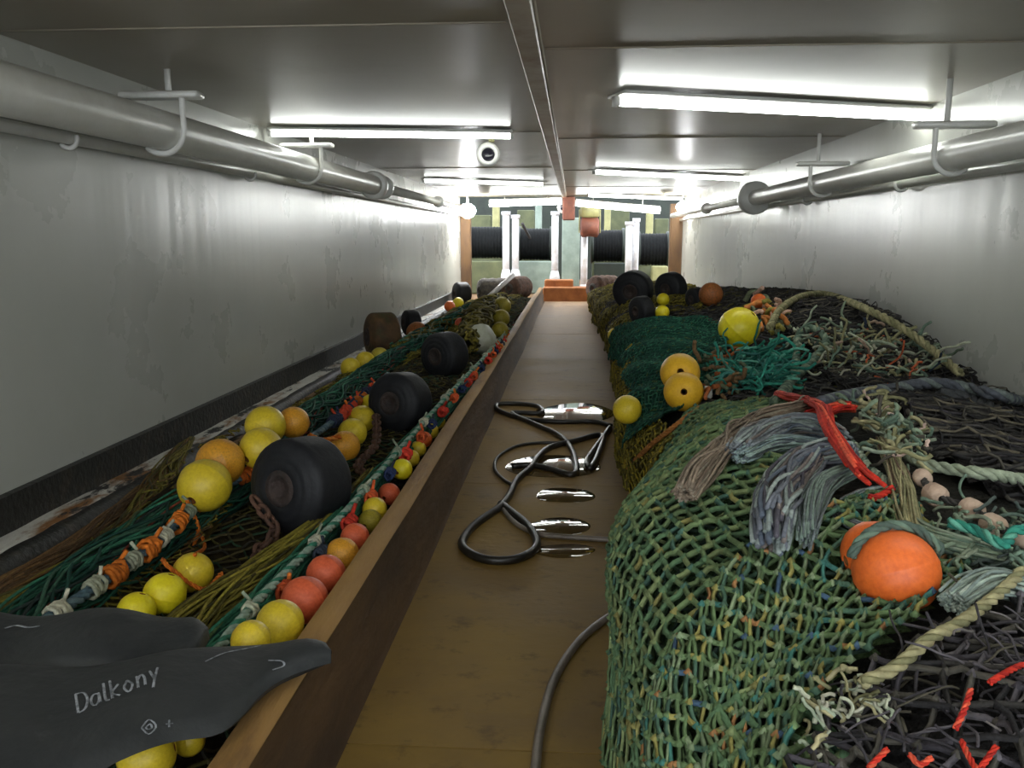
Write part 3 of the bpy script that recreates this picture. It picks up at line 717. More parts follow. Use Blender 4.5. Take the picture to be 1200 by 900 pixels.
# ================================================================== RIGHT HEAP
GREEN = [(104, 124, 84, 5), (84, 112, 80, 4), (122, 136, 92, 2), (72, 104, 90, 1.2), (134, 130, 78, .6)]
GREEN_D = [(44, 62, 44, 3), (36, 52, 42, 3), (62, 76, 46, 1)]
MIX = [(92, 114, 76, 6), (70, 98, 80, 2.5), (140, 134, 76, 1.2), (62, 112, 102, .9), (62, 84, 106, .4), (152, 110, 70, .5), (116, 132, 100, 2.5)]
BLACKN = [(56, 54, 52, 4), (42, 41, 42, 3), (76, 73, 66, 2), (64, 61, 66, .8)]
DGREEN = [(34, 84, 66, 4), (26, 66, 56, 3), (48, 106, 82, 1.6), (64, 88, 52, .5)]
OLIVE = [(118, 108, 42, 4), (96, 88, 34, 3), (140, 128, 50, 1.5), (80, 74, 40, 1.5)]
TEAL = [(52, 136, 116, 3), (38, 106, 92, 3), (92, 156, 136, 1.2), (60, 120, 112, 1)]
GREY = [(116, 122, 126, 4), (96, 100, 108, 3), (132, 142, 138, 1.5), (108, 100, 96, 1), (84, 92, 104, 1)]
GBROWN = [(132, 118, 102, 3), (108, 94, 80, 3), (144, 134, 118, 1)]
PALE = [(168, 172, 150, 3), (144, 154, 132, 3), (182, 180, 160, 1)]
KHAKI = [(150, 144, 108, 3), (128, 126, 92, 3), (168, 160, 122, 1)]
RED = [(196, 52, 36, 4), (170, 40, 32, 2), (212, 86, 60, 1)]
ORANGE = [(206, 112, 36, 4), (184, 92, 30, 2), (220, 138, 60, 1)]
GGREEN = [(118, 134, 112, 3), (96, 116, 100, 3), (140, 152, 132, 1.5), (84, 100, 90, 1)]

# the whole right heap: dark net lies under everything
uv_all = np.array([(.02, .4), (SR - .02, .4), (SR - .02, 17.2), (.02, 17.2)])
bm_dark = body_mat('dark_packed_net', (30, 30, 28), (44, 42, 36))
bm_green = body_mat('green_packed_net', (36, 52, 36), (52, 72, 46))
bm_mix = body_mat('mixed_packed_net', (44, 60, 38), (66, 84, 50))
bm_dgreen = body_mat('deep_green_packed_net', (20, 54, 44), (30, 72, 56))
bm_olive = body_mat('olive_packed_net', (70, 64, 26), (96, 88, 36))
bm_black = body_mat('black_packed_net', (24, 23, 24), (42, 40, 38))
t = thing('trawl_net', 'dark net spread under the whole right heap, bare between the coloured ones', 'net', (1.2, 8, 0))
body(HR, uv_all, -.03, res=.06).build('packed_net', bm_dark, t)
mb = net(HR, np.array([(.9, 3.6), (SR - .02, 3.6), (SR - .02, 17), (.2, 17), (.2, 5.6)]), .075, .006, BLACKN + [(84, 80, 44, 1)], off=.0, warp=.08, seed=3, knots=False)
tag(mb.build('netting', M['twine'], t, color=True), kind='stuff')
# far olive nets
net_thing('trawl_net', 'olive net at the far end of the right heap, around the black bobbins', HR, None, [dict(cell=.07, r=.009, palette=OLIVE, off=.02, warp=.1, knots=False)], bm_olive, .0, fold=(.03, 9, .4), seed=1,
          uvpoly=np.array([(.05, 7.2), (1.4, 7.4), (2.0, 10), (2.2, 16.8), (.05, 16.8)]))
net_thing('trawl_net', 'yellow-olive net lying low beside the aisle, below the small yellow float', HR, None, [dict(cell=.04, r=.0055, palette=OLIVE + [(150, 132, 40, 3)], off=.02, warp=.06)], bm_olive, .004, fold=(.015, 14, 1.1), seed=2,
          uvpoly=np.array([(.03, 3.3), (.55, 3.5), (.6, 5.2), (.5, 7.6), (.03, 7.6)]))
# dark green sheet
net_thing('trawl_net', 'smooth deep green net folded over left of the heap, behind the amber floats', HR, [(722, 398), (760, 380), (830, 382), (858, 395), (845, 425), (850, 455), (790, 500), (742, 528), (726, 515), (745, 465), (722, 425)],
          [dict(cell=.03, r=.004, palette=DGREEN, off=.05, warp=.04, knots=False)], bm_dgreen, .04, fold=(.02, 16, .7), seed=4)
# black net at the wall
net_thing('trawl_net', 'black net piled high against the right wall under the khaki rope', HR, [(890, 352), (905, 345), (965, 341), (1025, 362), (1120, 428), (1200, 470), (1260, 500), (1260, 610), (1130, 560), (1050, 520), (1000, 470), (940, 400), (905, 380)],
          [dict(cell=.05, r=.005, palette=BLACKN, off=.012, warp=.06, sx=1.3, sy=.5, theta=.15, jit=.3, knots=False), dict(cell=.07, r=.0042, palette=BLACKN + [(98, 92, 78, 2)], off=.03, warp=.08, sx=1.4, sy=.6, theta=.3, knots=False)], bm_black, .0, fold=(.03, 15, 1.5), seed=5)
# near green bag
net_thing('trawl_net', 'nearest green knotted net bulging over the aisle with open square meshes', HR, None,
          [dict(cell=.046, r=.0066, palette=GREEN, off=.018, warp=.03, theta=.2, jit=.15), dict(cell=.036, r=.0046, palette=GREEN_D + GREEN[1:3], off=-.002, warp=.05, theta=.7, jit=.25, knots=False)], bm_green, -.014, fold=(.012, 9, .2), seed=6,
          uvpoly=np.array([(.02, .9), (.75, .9), (.95, 1.5), (1.12, 2.2), (1.22, 2.9), (1.2, 3.75), (.75, 3.8), (.4, 3.5), (.02, 3.1)]))
# mixed colour slack net
net_thing('trawl_net', 'slack green net flecked with teal, yellow and orange, in front of the large orange float', HR, [(1100, 640), (1130, 690), (1040, 790), (960, 850), (940, 960), (800, 960), (790, 860), (830, 760), (890, 680), (960, 620), (1040, 600)],
          [dict(cell=.033, r=.0052, palette=MIX, off=.045, warp=.05, theta=.95, sx=1.15, sy=.42, jit=.22), dict(cell=.04, r=.0045, palette=GREEN_D + MIX[:2], off=.03, warp=.05, theta=.3, knots=False)], bm_mix, .012, fold=(.022, 20, 2.2), seed=7)
# black net lower right
net_thing('trawl_net', 'black net with red twine in the bottom right corner of the view', HR, [(1060, 790), (1130, 730), (1210, 700), (1290, 690), (1290, 980), (930, 980), (960, 860)],
          [dict(cell=.05, r=.0055, palette=BLACKN[2:] + [(92, 88, 92, 1.5)], off=.05, warp=.05, theta=.9, jit=.2, sx=1.1, sy=.8), dict(cell=.06, r=.005, palette=BLACKN, off=.05, warp=.1, theta=1.3, knots=False)], bm_black, .004, fold=(.02, 18, .6), seed=8)

def px_rope(name, label, pts, rpx, palette, surf=HR, lift=None, kind='rope', n=60, cat='rope', wave=.4, tw=None, zl=.0):
    P = path(surf, pts); d = depth(P[len(P) // 2]); r = rpx * d / F
    P = path(surf, pts, r * .7 + zl)
    if kind == 'rope': b = rope(P, r, palette)
    else: b = bundle(P, np.array([.8, 1, 1, .9, .6]) * r if kind == 'bundle' else np.array([.3, 1, 1, .3]) * r, int(n * 1.7), r * (tw or .115), palette, wave=wave * 1.5, fray=True)
    return tag(b.build(name, M['twine'], color=True), label, cat)
px_rope('frayed_rope', 'brown-grey frayed rope hanging down over the green net from the grey bundle', [(803, 578), (828, 545), (862, 512), (895, 490), (930, 482), (975, 472)], 11, GBROWN, kind='bundle', n=50, zl=.03)
px_rope('rope', 'pale grey rope lying across the heap above the red rope', [(960, 474), (1000, 463), (1045, 456), (1090, 449), (1135, 455), (1180, 466), (1230, 482)], 6.0, GREY + GGREEN[2:3], zl=.09)
px_rope('frayed_rope', 'upper grey-blue strand bundle arching over the green net', [(866, 528), (890, 508), (925, 498), (960, 500), (992, 515)], 15, GREY, kind='bundle', n=70, zl=.03)
px_rope('frayed_rope', 'pale blue-green frayed strand bundle, below the uppermost grey one', [(868, 535), (900, 520), (940, 518), (985, 530)], 10, [(140, 158, 152, 3), (120, 138, 140, 2), (104, 112, 120, 1)], kind='bundle', n=46, zl=.04)
px_rope('frayed_rope', 'darkest grey frayed tail hanging left over the green meshes', [(1000, 535), (955, 535), (922, 562), (906, 600), (905, 645)], 20, GREY[1:] + [(78, 76, 84, 2)], kind='bundle', n=80, zl=.04)
px_rope('frayed_rope', 'short grey-green frayed tail hanging beside the darkest one', [(1000, 550), (965, 565), (950, 600), (945, 640)], 13, [(112, 128, 118, 3), (96, 104, 104, 2)], kind='bundle', n=50, zl=.05)
px_rope('frayed_rope', 'curled grey rope loop above the large orange float', [(1052, 575), (1015, 578), (985, 592), (990, 612), (1020, 622), (1060, 618)], 8, GREY, kind='bundle', n=40, zl=.03)
px_rope('red_rope', 'long red rope running down the middle of the heap', [(912, 462), (940, 470), (964, 478), (972, 503), (992, 532), (1015, 560), (1040, 574), (1055, 580)], 8, RED, kind='bundle', n=20, tw=.26, zl=.085)
px_rope('red_rope', 'short red rope crossing the top of the long red one', [(945, 488), (968, 482), (988, 476), (1004, 478)], 6, RED, kind='bundle', n=16, tw=.26, zl=.06)
px_rope('red_rope', 'red rope end curling back beside the lower tip of the long red one', [(1046, 572), (1030, 582), (1018, 583)], 4, RED, kind='rope', zl=.05)
px_rope('rope', 'long khaki rope arching over the black net by the right wall', [(902, 384), (915, 362), (940, 347), (970, 345), (1015, 362), (1060, 386), (1100, 416), (1126, 438)], 4.2, KHAKI, zl=.03)
px_rope('rope', 'pale twisted rope running right below the cork row', [(1022, 492), (1048, 518), (1075, 540), (1115, 550), (1160, 556), (1220, 566)], 7, PALE, zl=.03)
px_rope('rope', 'green-grey rope running from the red rope to the cork row', [(1000, 520), (1018, 548), (1046, 570), (1070, 590)], 6, GGREEN, zl=.02)
px_rope('rope', 'teal rope under the row of pale corks', [(1112, 612), (1145, 622), (1176, 638), (1190, 622), (1225, 620)], 6, TEAL, zl=.07)
px_rope('rope', 'khaki rope dividing the black net from the flecked green net', [(1010, 800), (1050, 782), (1090, 748), (1125, 730), (1165, 700), (1200, 668)], 7, KHAKI, zl=.05)
px_rope('frayed_rope', 'pale grey-green frayed bundle beside the large orange float', [(1118, 706), (1140, 692), (1165, 684), (1200, 690), (1240, 700)], 19, [(150, 164, 152, 3), (132, 146, 140, 2), (168, 178, 166, 1)], kind='bundle', n=70, zl=.02)
px_rope('frayed_rope', 'grey-green frayed bundle running right from above the large orange float', [(1060, 610), (1085, 630), (1120, 640), (1165, 650), (1220, 660)], 16, GGREEN, kind='bundle', n=60, zl=.02)
px_rope('frayed_rope', 'khaki-brown frayed bundle standing between the red rope and the corks', [(1070, 628), (1062, 600), (1058, 575), (1048, 545), (1030, 510)], 11, KHAKI + [(128, 104, 88, 2)], kind='bundle', n=50, zl=.03)
px_rope('rope', 'green-grey rope loop standing up left of the black wall net', [(908, 472), (928, 446), (955, 420), (968, 398), (950, 384), (935, 398), (932, 430), (922, 458)], 4.2, GGREEN, zl=.015)
px_rope('brown_rope', 'thin orange-brown rope edging the top of the nearest green net', [(736, 548), (762, 522), (790, 500), (820, 478)], 3.2, [(158, 104, 52, 3), (132, 86, 44, 2)], zl=.02)
px_rope('grey_hawser', 'broad dark grey rope at the right edge below the wall', [(1100, 462), (1140, 470), (1180, 490), (1230, 515)], 9, [(86, 88, 90, 2), (70, 72, 74, 2)], zl=.05)
# knobbly tufts and short rope ends
def tuft(name, label, polypx, n, rpx, palette, lpx=40, surf=HR, lift=.03, cat='rope', curl=.42):
    mb = MB(); P0 = np.array(polypx, float); lo = P0.min(0); hi = P0.max(0)
    cnt = 0; guard = 0
    while cnt < n and guard < n * 20:
        guard += 1; q = rng.uniform(lo, hi)
        if not inpoly(q[None], P0)[0]: continue
        a = rng.uniform(0, 6.28); h = surf.hit(*q)
        if h is None: continue
        p = h[0]; d = depth(p); L = lpx * d / F * rng.uniform(.5, 1.2); r = rpx * d / F * rng.uniform(.7, 1.3)
        pts = []; pos = p + np.array([0, 0, lift + rng.uniform(0, .05)]); v = np.array([math.cos(a), math.sin(a), rng.uniform(-.1, .4)])
        for i in range(6):
            pts.append(pos.copy()); v = v + rng.normal(size=3) * curl; v[2] -= .12; v /= np.linalg.norm(v); pos = pos + v * L / 5
        pts = np.array(pts)
        g = np.array([surf.bvh.find_nearest(Vector(x))[0] for x in pts]); pts[:, 2] = np.maximum(pts[:, 2], g[:, 2] + r * .6)
        mb.tube(spline(pts, 14), r, 5, pal(palette, 1)); cnt += 1
    return tag(mb.build(name, M['twine'], color=True), label, cat, kind='stuff')
tuft('rope_tangle', 'bright teal tangle of twine right of the amber floats', [(850, 428), (890, 418), (918, 420), (925, 450), (890, 468), (850, 455), (835, 430)], 240, 1.5, TEAL, 44, lift=.015)
tuft('rope_tangle', 'tangle of pastel rope ends on the crest before the black wall net', [(930, 395), (990, 382), (1060, 400), (1120, 430), (1100, 445), (1010, 455), (940, 440)], 260, 1.55, KHAKI + PALE + GGREEN + [(176, 150, 130, 2), (190, 96, 60, .8), (52, 62, 78, 1), (60, 58, 52, 3)], 42, lift=.015)
tuft('rope_tangle', 'tangle of khaki and pink rope ends between the red rope and the corks', [(990, 480), (1040, 480), (1080, 520), (1090, 560), (1050, 570), (1010, 540)], 110, 2.2, KHAKI + GGREEN + [(186, 160, 148, 2), (70, 66, 58, 2)], 34)
tuft('rope_tangle', 'tangle of grey-green rope ends right of the large orange float', [(1090, 625), (1200, 640), (1240, 670), (1200, 720), (1110, 690)], 90, 2.2, GGREEN + PALE[1:2] + [(70, 80, 76, 3)], 50)
tuft('rope_tangle', 'tangle of brown and orange twine beside the amber floats', [(815, 430), (850, 420), (880, 450), (860, 475), (825, 470)], 40, 2.4, [(150, 84, 44, 2), (118, 92, 62, 2), (90, 100, 76, 2)], 34)
tuft('rope_tangle', 'tangle of orange, pink and yellow rope ends right of the bright yellow float', [(880, 352), (915, 360), (925, 395), (890, 395)], 36, 2.6, [(206, 130, 70, 2), (196, 160, 140, 2), (170, 160, 80, 2), (110, 118, 90, 1)], 26)
tuft('rope_tangle', 'tangle of dark grey and lilac twine on the bottom right black net', [(1000, 830), (1120, 760), (1240, 760), (1240, 930), (960, 930)], 110, 1.6, [(84, 80, 84, 3), (58, 55, 58, 4), (120, 114, 112, 1), (78, 74, 62, 1)], 90, curl=.2)
tuft('rope_tangle', 'pale frayed rope ends at the bottom edge before the black net', [(935, 860), (1010, 830), (1040, 870), (960, 920)], 60, 2.4, PALE + KHAKI, 36)
for pts, lb in (([(1127, 868), (1134, 884), (1146, 905)], 'red twine, left leg of the V at the bottom right'), ([(1168, 874), (1158, 888), (1146, 905)], 'red twine, right leg of the V at the bottom right'), ([(1160, 800), (1176, 790), (1196, 780), (1215, 778)], 'red twine at the right edge above the bottom corner'), ([(1120, 854), (1130, 832), (1138, 808)], 'red twine standing upright left of the V'), ([(1018, 900), (1030, 888), (1040, 878)], 'red twine at the bottom edge, the leftmost one'), ([(1066, 884), (1078, 896), (1092, 888)], 'red twine at the bottom edge between the leftmost one and the V')):
    px_rope('red_twine', lb, pts, 3.4, RED, zl=.06)
# cork row
cks = [(1081, 560, 20), (1096, 580, 26), (1139, 597, 25), (1164, 616, 27), (1197, 630, 24)]
cl = ['cork at the upper end of the pale cork row', 'largest pale cork, second from the upper end', 'pale cork in the middle of the row above the teal rope', 'pale cork, fourth down the row above the teal rope', 'pale cork at the right edge of the picture, end of the row']
P = path(HR, [(x, y) for x, y, _ in cks], .05)
tag(rope(P, .008, [(60, 58, 56)]).build('cork_line', M['twine'], color=True), 'dark line threaded through the row of pale corks', 'rope')
for i, ((x, y, d), lb) in enumerate(zip(cks, cl)):
    c = P[i]; r = px_len(c, d) / 2; ax = P[min(i + 1, 4)] - P[max(i - 1, 0)]
    t = thing('cork_float', lb, 'cork', c - np.array([0, 0, r]))
    b = MB(); b.lathe([(r * .3, -r * .95), (r * .8, -r * .9), (r, -r * .6), (r * 1.04, 0), (r, r * .6), (r * .8, r * .9), (r * .3, r * .95)], ax, c, 14); b.build('cork_body', M['cork'], t)
    b = MB(); b.lathe([(r * .34, -r * .97), (r * .25, -r * .8), (r * .25, r * .8), (r * .34, r * .97)], ax, c, 10); b.build('bore', M['rubber'], t)
# floats on the right heap
cO, rO = float_px(HR, 1050, 670, 98, 'float_orange', 'large orange float, front one on the green net at the right', (.3, -.5, -1), yy=HR.pt(1050, 702)[1])
float_px(HR, 1024, 648, 74, 'float_orange', 'orange float half hidden behind the large orange one', (.9, .2, .2), yy=HR.pt(1050, 702)[1] + .07)
an = np.linspace(-1.25, 1.0, 12); Pq = [cO + (rO + .009) * np.array([math.sin(v), .25 * math.cos(v) - .1, math.cos(v) * .95]) / math.sqrt(math.sin(v) ** 2 + (.25 * math.cos(v) - .1) ** 2 + (.95 * math.cos(v)) ** 2) for v in an]
tag(rope(np.array(Pq + [cO + np.array([rO * 1.3, .1, -.02]), cO + np.array([rO * 1.9, .15, -.05])]), .009, GGREEN).build('rope', M['twine'], color=True), 'grey-green rope laid over the crown of the large orange float', 'rope')
float_px(HR, 866, 384, 48, 'float_bright', 'bright yellow float, highest on the right heap', (.6, -.3, .7))
c1, r1 = float_px(HR, 801, 459, 46, 'float_gold', 'front one of the two stacked amber-yellow floats above the green net', (-.1, -.9, .15))
float_px(HR, 797, 437, 46, 'float_gold', 'rear one of the two stacked amber-yellow floats above the green net', (-.1, -.9, .2), yy=c1[1] + .12)
float_px(HR, 735, 480, 34, 'float_yellow', 'yellow float lying low beside the aisle at the end of the black hose', (.5, .2, 1), yy=HR.pt(735, 492)[1] - .25)
float_px(HR, 721, 393, 18, 'float_yellow', 'small yellow float at the left edge of the deep green net', (.5, .2, 1))
float_px(HR, 777, 351, 15, 'float_bright', 'small bright yellow float below the right black bobbin, upper of two', (.5, .2, 1))
float_px(HR, 776, 366, 17, 'float_bright', 'small bright yellow float below the right black bobbin, lower of two', (.2, .9, 1))
float_px(HR, 755, 346, 17, 'float_olive', 'dirty yellow float just in front of the far right black bobbins', (.5, .2, 1))
float_px(HR, 833, 345, 28, 'float_brown', 'dirty orange float far back against the right wall', (.9, .2, .4))
float_px(HR, 889, 353, 18, 'float_orange', 'small orange float on the crest above the bright yellow one', (.5, .2, 1))
float_px(HR, 898, 374, 10, 'float_amber', 'tiny amber float among rope ends right of the bright yellow one', (.5, .2, 1))
t = tag(MB().box(HR.pt(829, 467) + np.array([0, 0, .03]), (.045, .03, .06), bev=.008).build('white_clip', M['white']), 'small white plastic clip right of the amber-yellow floats', 'clip')
# bobbins on the far right heap
for px, py, d, ax, lb, m in ((742, 340, 46, (.35, .9, .1), 'left black bobbin on the far end of the right heap', 'rubber'), (786, 338, 38, (.7, .7, .1), 'right black bobbin on the far end of the right heap', 'rubber'), (752, 364, 34, (.8, .5, .1), 'black bobbin lying lower, in front of the far right pair', 'rubber'), (815, 350, 26, (.8, .5, .1), 'grey-black bobbin left of the dirty orange float', 'rubber')):
    h = HR.pt(px, py + d * .35); c = at_y(px, py, h[1]); r = px_len(c, d) / 2; bobbin(c, r, r * 1.1, ax, lb, m)

# ================================================================== LEFT BIN
t = thing('trawl_net', 'dark net lying under everything in the left bin', 'net', (-1.4, 8, 0))
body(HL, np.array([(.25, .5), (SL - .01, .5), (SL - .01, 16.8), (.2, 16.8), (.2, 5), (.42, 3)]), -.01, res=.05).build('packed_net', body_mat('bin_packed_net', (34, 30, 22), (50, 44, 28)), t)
mb = net(HL, np.array([(.5, .8), (SL - .02, .8), (SL - .02, 16.8), (.4, 16.8), (.4, 5), (.55, 3)]), .06, .0055, [(64, 58, 34, 2), (44, 42, 34, 2), (80, 74, 36, 1), (40, 62, 44, 1)], off=.005, warp=.1, seed=9, knots=False)
tag(mb.build('netting', M['twine'], t, color=True), kind='stuff')
net_thing('trawl_net', 'olive-brown net swept along the left wall sill, meshes open behind the first floats', HL, None,
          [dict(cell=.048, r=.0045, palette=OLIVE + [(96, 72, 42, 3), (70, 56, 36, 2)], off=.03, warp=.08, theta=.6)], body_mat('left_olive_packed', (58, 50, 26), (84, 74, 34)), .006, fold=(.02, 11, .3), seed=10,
          uvpoly=np.array([(.36, .9), (.7, .9), (.8, 2.4), (.78, 3.2), (.62, 4.4), (.5, 6.0), (.22, 6.4), (.14, 4.9), (.26, 3.6)]))
net_thing('trawl_net', 'olive net farther along the left wall, beside the rusty bobbin', HL, None,
          [dict(cell=.06, r=.006, palette=OLIVE, off=.02, warp=.1, theta=.6, knots=False)], bm_olive, .0, fold=(.03, 9, .3), seed=11,
          uvpoly=np.array([(.15, 6.4), (.6, 6.2), (1.2, 9), (1.3, 16.5), (.15, 16.5)]))
def lroll(name, label, pts, R, n, r, palette, zl, flat=.8, wave=.25, cat='net'):
    P = path(HL, pts, zl)
    return tag(bundle(P, R, n, r, palette, wave=wave, flat=flat).build(name, M['twine'], color=True), label, cat)
lroll('net_roll', 'olive roll of net strands swept along the left wall toward the camera', [(-90, 790), (0, 722), (70, 682), (135, 640), (172, 596), (196, 548), (222, 515)], [.10, .10, .095, .085, .07, .06, .04], 100, .0055, OLIVE + [(112, 84, 44, 2)], .02, .45)
lroll('net_roll', 'brown strip of bunched net close to the worn sill', [(-60, 735), (0, 690), (70, 650), (130, 605), (170, 570)], [.06, .06, .055, .045, .03], 60, .0055, [(112, 84, 52, 3), (88, 66, 42, 3), (130, 104, 62, 1)], .01, .4)
lroll('net_roll', 'dark green roll of bunched net left of the blue-grey headline', [(0, 770), (60, 715), (140, 655), (215, 605), (280, 560), (345, 505), (400, 465), (450, 428), (500, 400)], [.10, .115, .115, .11, .10, .10, .10, .09], 170, .006, DGREEN + [(56, 92, 74, 3), (128, 62, 48, .5), (40, 52, 50, 1)], .08, .8)
lroll('net_roll', 'dark green roll of bunched net at the far left, beyond the rusty bobbin', [(470, 412), (505, 392), (540, 372), (575, 352)], [.12, .13, .13, .1], 90, .010, DGREEN + OLIVE[:2], .08, .8)
lroll('net_roll', 'olive roll of bunched net between the big bobbin and the kerb row', [(190, 775), (235, 722), (280, 688), (330, 655), (372, 625), (405, 595), (440, 555)], [.075, .07, .065, .06, .055, .04], 90, .0055, OLIVE + [(150, 138, 52, 2)], .04, .8)
lroll('net_roll', 'green strip of bunched net under the white kerb headline', [(240, 775), (285, 728), (330, 682), (370, 642), (410, 600), (450, 556), (490, 512), (535, 465), (580, 415), (610, 380)], [.05, .05, .05, .05, .055, .06, .06, .07, .07], 70, .006, DGREEN + [(52, 110, 84, 2)], .06, .8)
lroll('net_roll', 'olive net hank in front of the far yellow floats at the kerb end', [(548, 402), (560, 375), (572, 360), (590, 350)], [.1, .16, .18, .1], 90, .012, OLIVE, .12, .9)
net_thing('trawl_net', 'small open-meshed brown net draped high behind the frontmost yellow float', HL, [(160, 612), (178, 552), (205, 520), (250, 508), (300, 512), (275, 545), (235, 560), (200, 600)],
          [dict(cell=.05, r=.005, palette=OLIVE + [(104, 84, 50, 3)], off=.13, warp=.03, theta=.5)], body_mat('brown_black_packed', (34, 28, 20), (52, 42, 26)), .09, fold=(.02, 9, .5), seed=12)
# chains
def lpt(px, py, lift): return HL.pt(px, py, lift)
# bobbins
def bob(px, py, d, ax, lb, m='rubber', lr=1.3, lift=.42):
    h = HL.pt(px, py + d * lift); c = at_y(px, py, h[1]); r = px_len(c, d) / 2; c[2] = max(c[2], r * .95); bobbin(c, r, r * lr, ax, lb, m); return c, r
cA, rA = bob(353, 568, 112, (.40, .88, -.12), 'largest black rubber bobbin, nearest in the left bin')
cB, rB = bob(469, 471, 70, (.35, .9, -.1), 'second black rubber bobbin, behind the lashed row of yellow floats')
bob(521, 416, 54, (.5, .8, 0), 'third black rubber bobbin, leaning by the white kerb headline')
bob(448, 394, 56, (.8, .45, 0), 'rusty brown bobbin close to the left wall', 'rusty_bobbin')
bob(482, 378, 30, (.8, .45, 0), 'small black bobbin behind the rusty brown one')
bob(541, 345, 28, (.8, .45, 0), 'small black bobbin at the far end of the left wall')
chain([cA + np.array([-.12, -.18, -.02]), lpt(322, 622, .05), lpt(300, 650, .03), lpt(318, 668, .02), lpt(290, 690, .02)], .009, .06, 'rusty chain trailing from the hub of the largest bobbin')
chain([cB + np.array([-.10, -.2, -.05]), lpt(440, 520, .03), lpt(420, 545, .03), lpt(432, 560, .02)], .009, .06, 'rusty chain trailing from the second black bobbin')

# headline 1 with its floats
H1 = path(HL, [(40, 735), (90, 703), (140, 668), (188, 632), (222, 598), (255, 575), (310, 545), (365, 512), (398, 488), (428, 462), (455, 438)], .14)
t = thing('headline_rope', 'blue-grey headline rope with pale wraps and orange lashings, left of the big bobbin', 'rope', H1[3])
rope(H1, .018, [(110, 132, 138, 1), (86, 110, 122, 1), (170, 178, 170, 1)]).build('core_rope', M['twine'], t, color=True)
def wraps(Pc, ts, R, palette, parent, name='lashing', turns=4, wr=.006):
    Pd = spline(Pc, 400); T, n, bb = frames(Pd[None])
    for tt in ts:
        i = int(np.clip(tt, 0, .99) * 399); a = np.linspace(0, turns * 2 * np.pi, turns * 10); x = np.linspace(-1, 1, len(a))
        rr = R * (1 + .25 * rng.uniform(-1, 1, len(a)))
        P = Pd[i] + T[0, i] * (x * turns * wr * 1.1)[:, None] + rr[:, None] * (n[0, i] * np.cos(a)[:, None] + bb[0, i] * np.sin(a)[:, None])
        mb = MB(); mb.tube(P, wr, 5, pal(palette, 1))
        e = P[-1] + np.array([rng.uniform(-.03, .03), rng.uniform(-.03, .03), .03]); mb.tube(np.array([P[-1], e]), wr * .9, 5, pal(palette, 1))
        mb.build(name, M['twine'], parent, color=True)
wraps(H1, [.03, .08, .14, .20, .27, .33], .024, PALE, t, 'whipping', 5, .007)
wraps(H1, [.11, .17, .24, .30, .38], .028, ORANGE, t, 'lashing', 5, .009)
wraps(H1, [.62, .66, .70, .74, .78, .82, .86, .90], .026, [(196, 72, 44, 2), (208, 112, 40, 2), (44, 52, 74, 1)], t, 'lashing', 5, .009)
wraps(H1, [.64, .72, .80, .88], .026, [(44, 52, 76, 1)], t, 'lashing', 4, .008)
L1 = [(240, 569, 62, 'float_yellow', 'frontmost yellow float of the group on the largest bobbin, with orange cord', (.15, .95, .35)),
      (258, 542, 56, 'float_amber', 'amber float touching the frontmost yellow one, behind it', (.6, .5, .2)),
      (306, 526, 50, 'float_yellow', 'yellow float right of the amber one, its hole facing us', (.4, .8, .3)),
      (311, 499, 47, 'float_yellow', 'yellow float half hidden behind the one with the hole facing us', (.4, .3, .9)),
      (344, 495, 37, 'float_amber', 'small amber float at the right end of the group on the big bobbin', (.9, .3, .2)),
      (226, 671, 47, 'float_yellow', 'yellow float tied with orange cord, rearmost of the three by the rubber flaps', (.8, .4, .4)),
      (193, 696, 49, 'float_bright', 'middle one of the three yellow floats by the rubber flaps', (.3, .2, .9)),
      (160, 716, 44, 'float_bright', 'frontmost of the three yellow floats, against the rubber flaps', (.3, .2, .9)),
      (404, 523, 36, 'float_amber', 'lowest amber float of the lashed row before the second bobbin', (.9, .3, .2)),
      (413, 507, 34, 'float_yellow', 'second float from the bottom of the lashed row before the second bobbin', (.9, .3, .2)),
      (424, 491, 32, 'float_yellow', 'third float from the bottom of the lashed row before the second bobbin', (.9, .3, .2)),
      (435, 476, 28, 'float_bright', 'topmost bright float of the lashed row before the second bobbin', (.9, .3, .2)),
      (411, 431, 24, 'float_yellow', 'yellow float left of the rusty bobbin foot, nearest of three', (.9, .3, .2)),
      (428, 424, 24, 'float_yellow', 'yellow float below the rusty bobbin, middle of three', (.9, .3, .2)),
      (445, 418, 22, 'float_olive', 'dirty yellow float below the rusty bobbin, farthest of three', (.9, .3, .2)),
      (489, 390, 26, 'float_brown', 'dirty orange float between the rusty bobbin and the third black one', (.9, .3, .2)),
      (527, 359, 13, 'float_orange', 'small orange float by the far left wall', (.9, .3, .2)),
      (537, 355, 13, 'float_bright', 'small yellow float right of the small orange one by the far left wall', (.9, .3, .2)),
      (540, 379, 14, 'float_red', 'small red-orange float above the third black bobbin', (.9, .3, .2)),
      (541, 392, 14, 'float_yellow', 'small yellow float just behind the third black bobbin', (.9, .3, .2)),
      (588, 359, 22, 'float_olive', 'topmost of the three dirty yellow floats at the far kerb end', (.9, .3, .2)),
      (587, 373, 21, 'float_olive', 'middle of the three dirty yellow floats at the far kerb end', (.9, .3, .2)),
      (586, 387, 20, 'float_olive', 'lowest of the three dirty yellow floats at the far kerb end', (.9, .3, .2)),
      (172, 886, 66, 'float_yellow', 'yellow float showing below the lower rubber flap, the larger one', (.9, .3, .2)),
      (222, 868, 36, 'float_yellow', 'small yellow float below the lower rubber flap, close to the kerb', (.9, .3, .2)),
      (-12, 892, 44, 'float_yellow', 'yellow float at the left edge of the picture below the rubber flaps', (.9, .3, .2))]
FP = {}
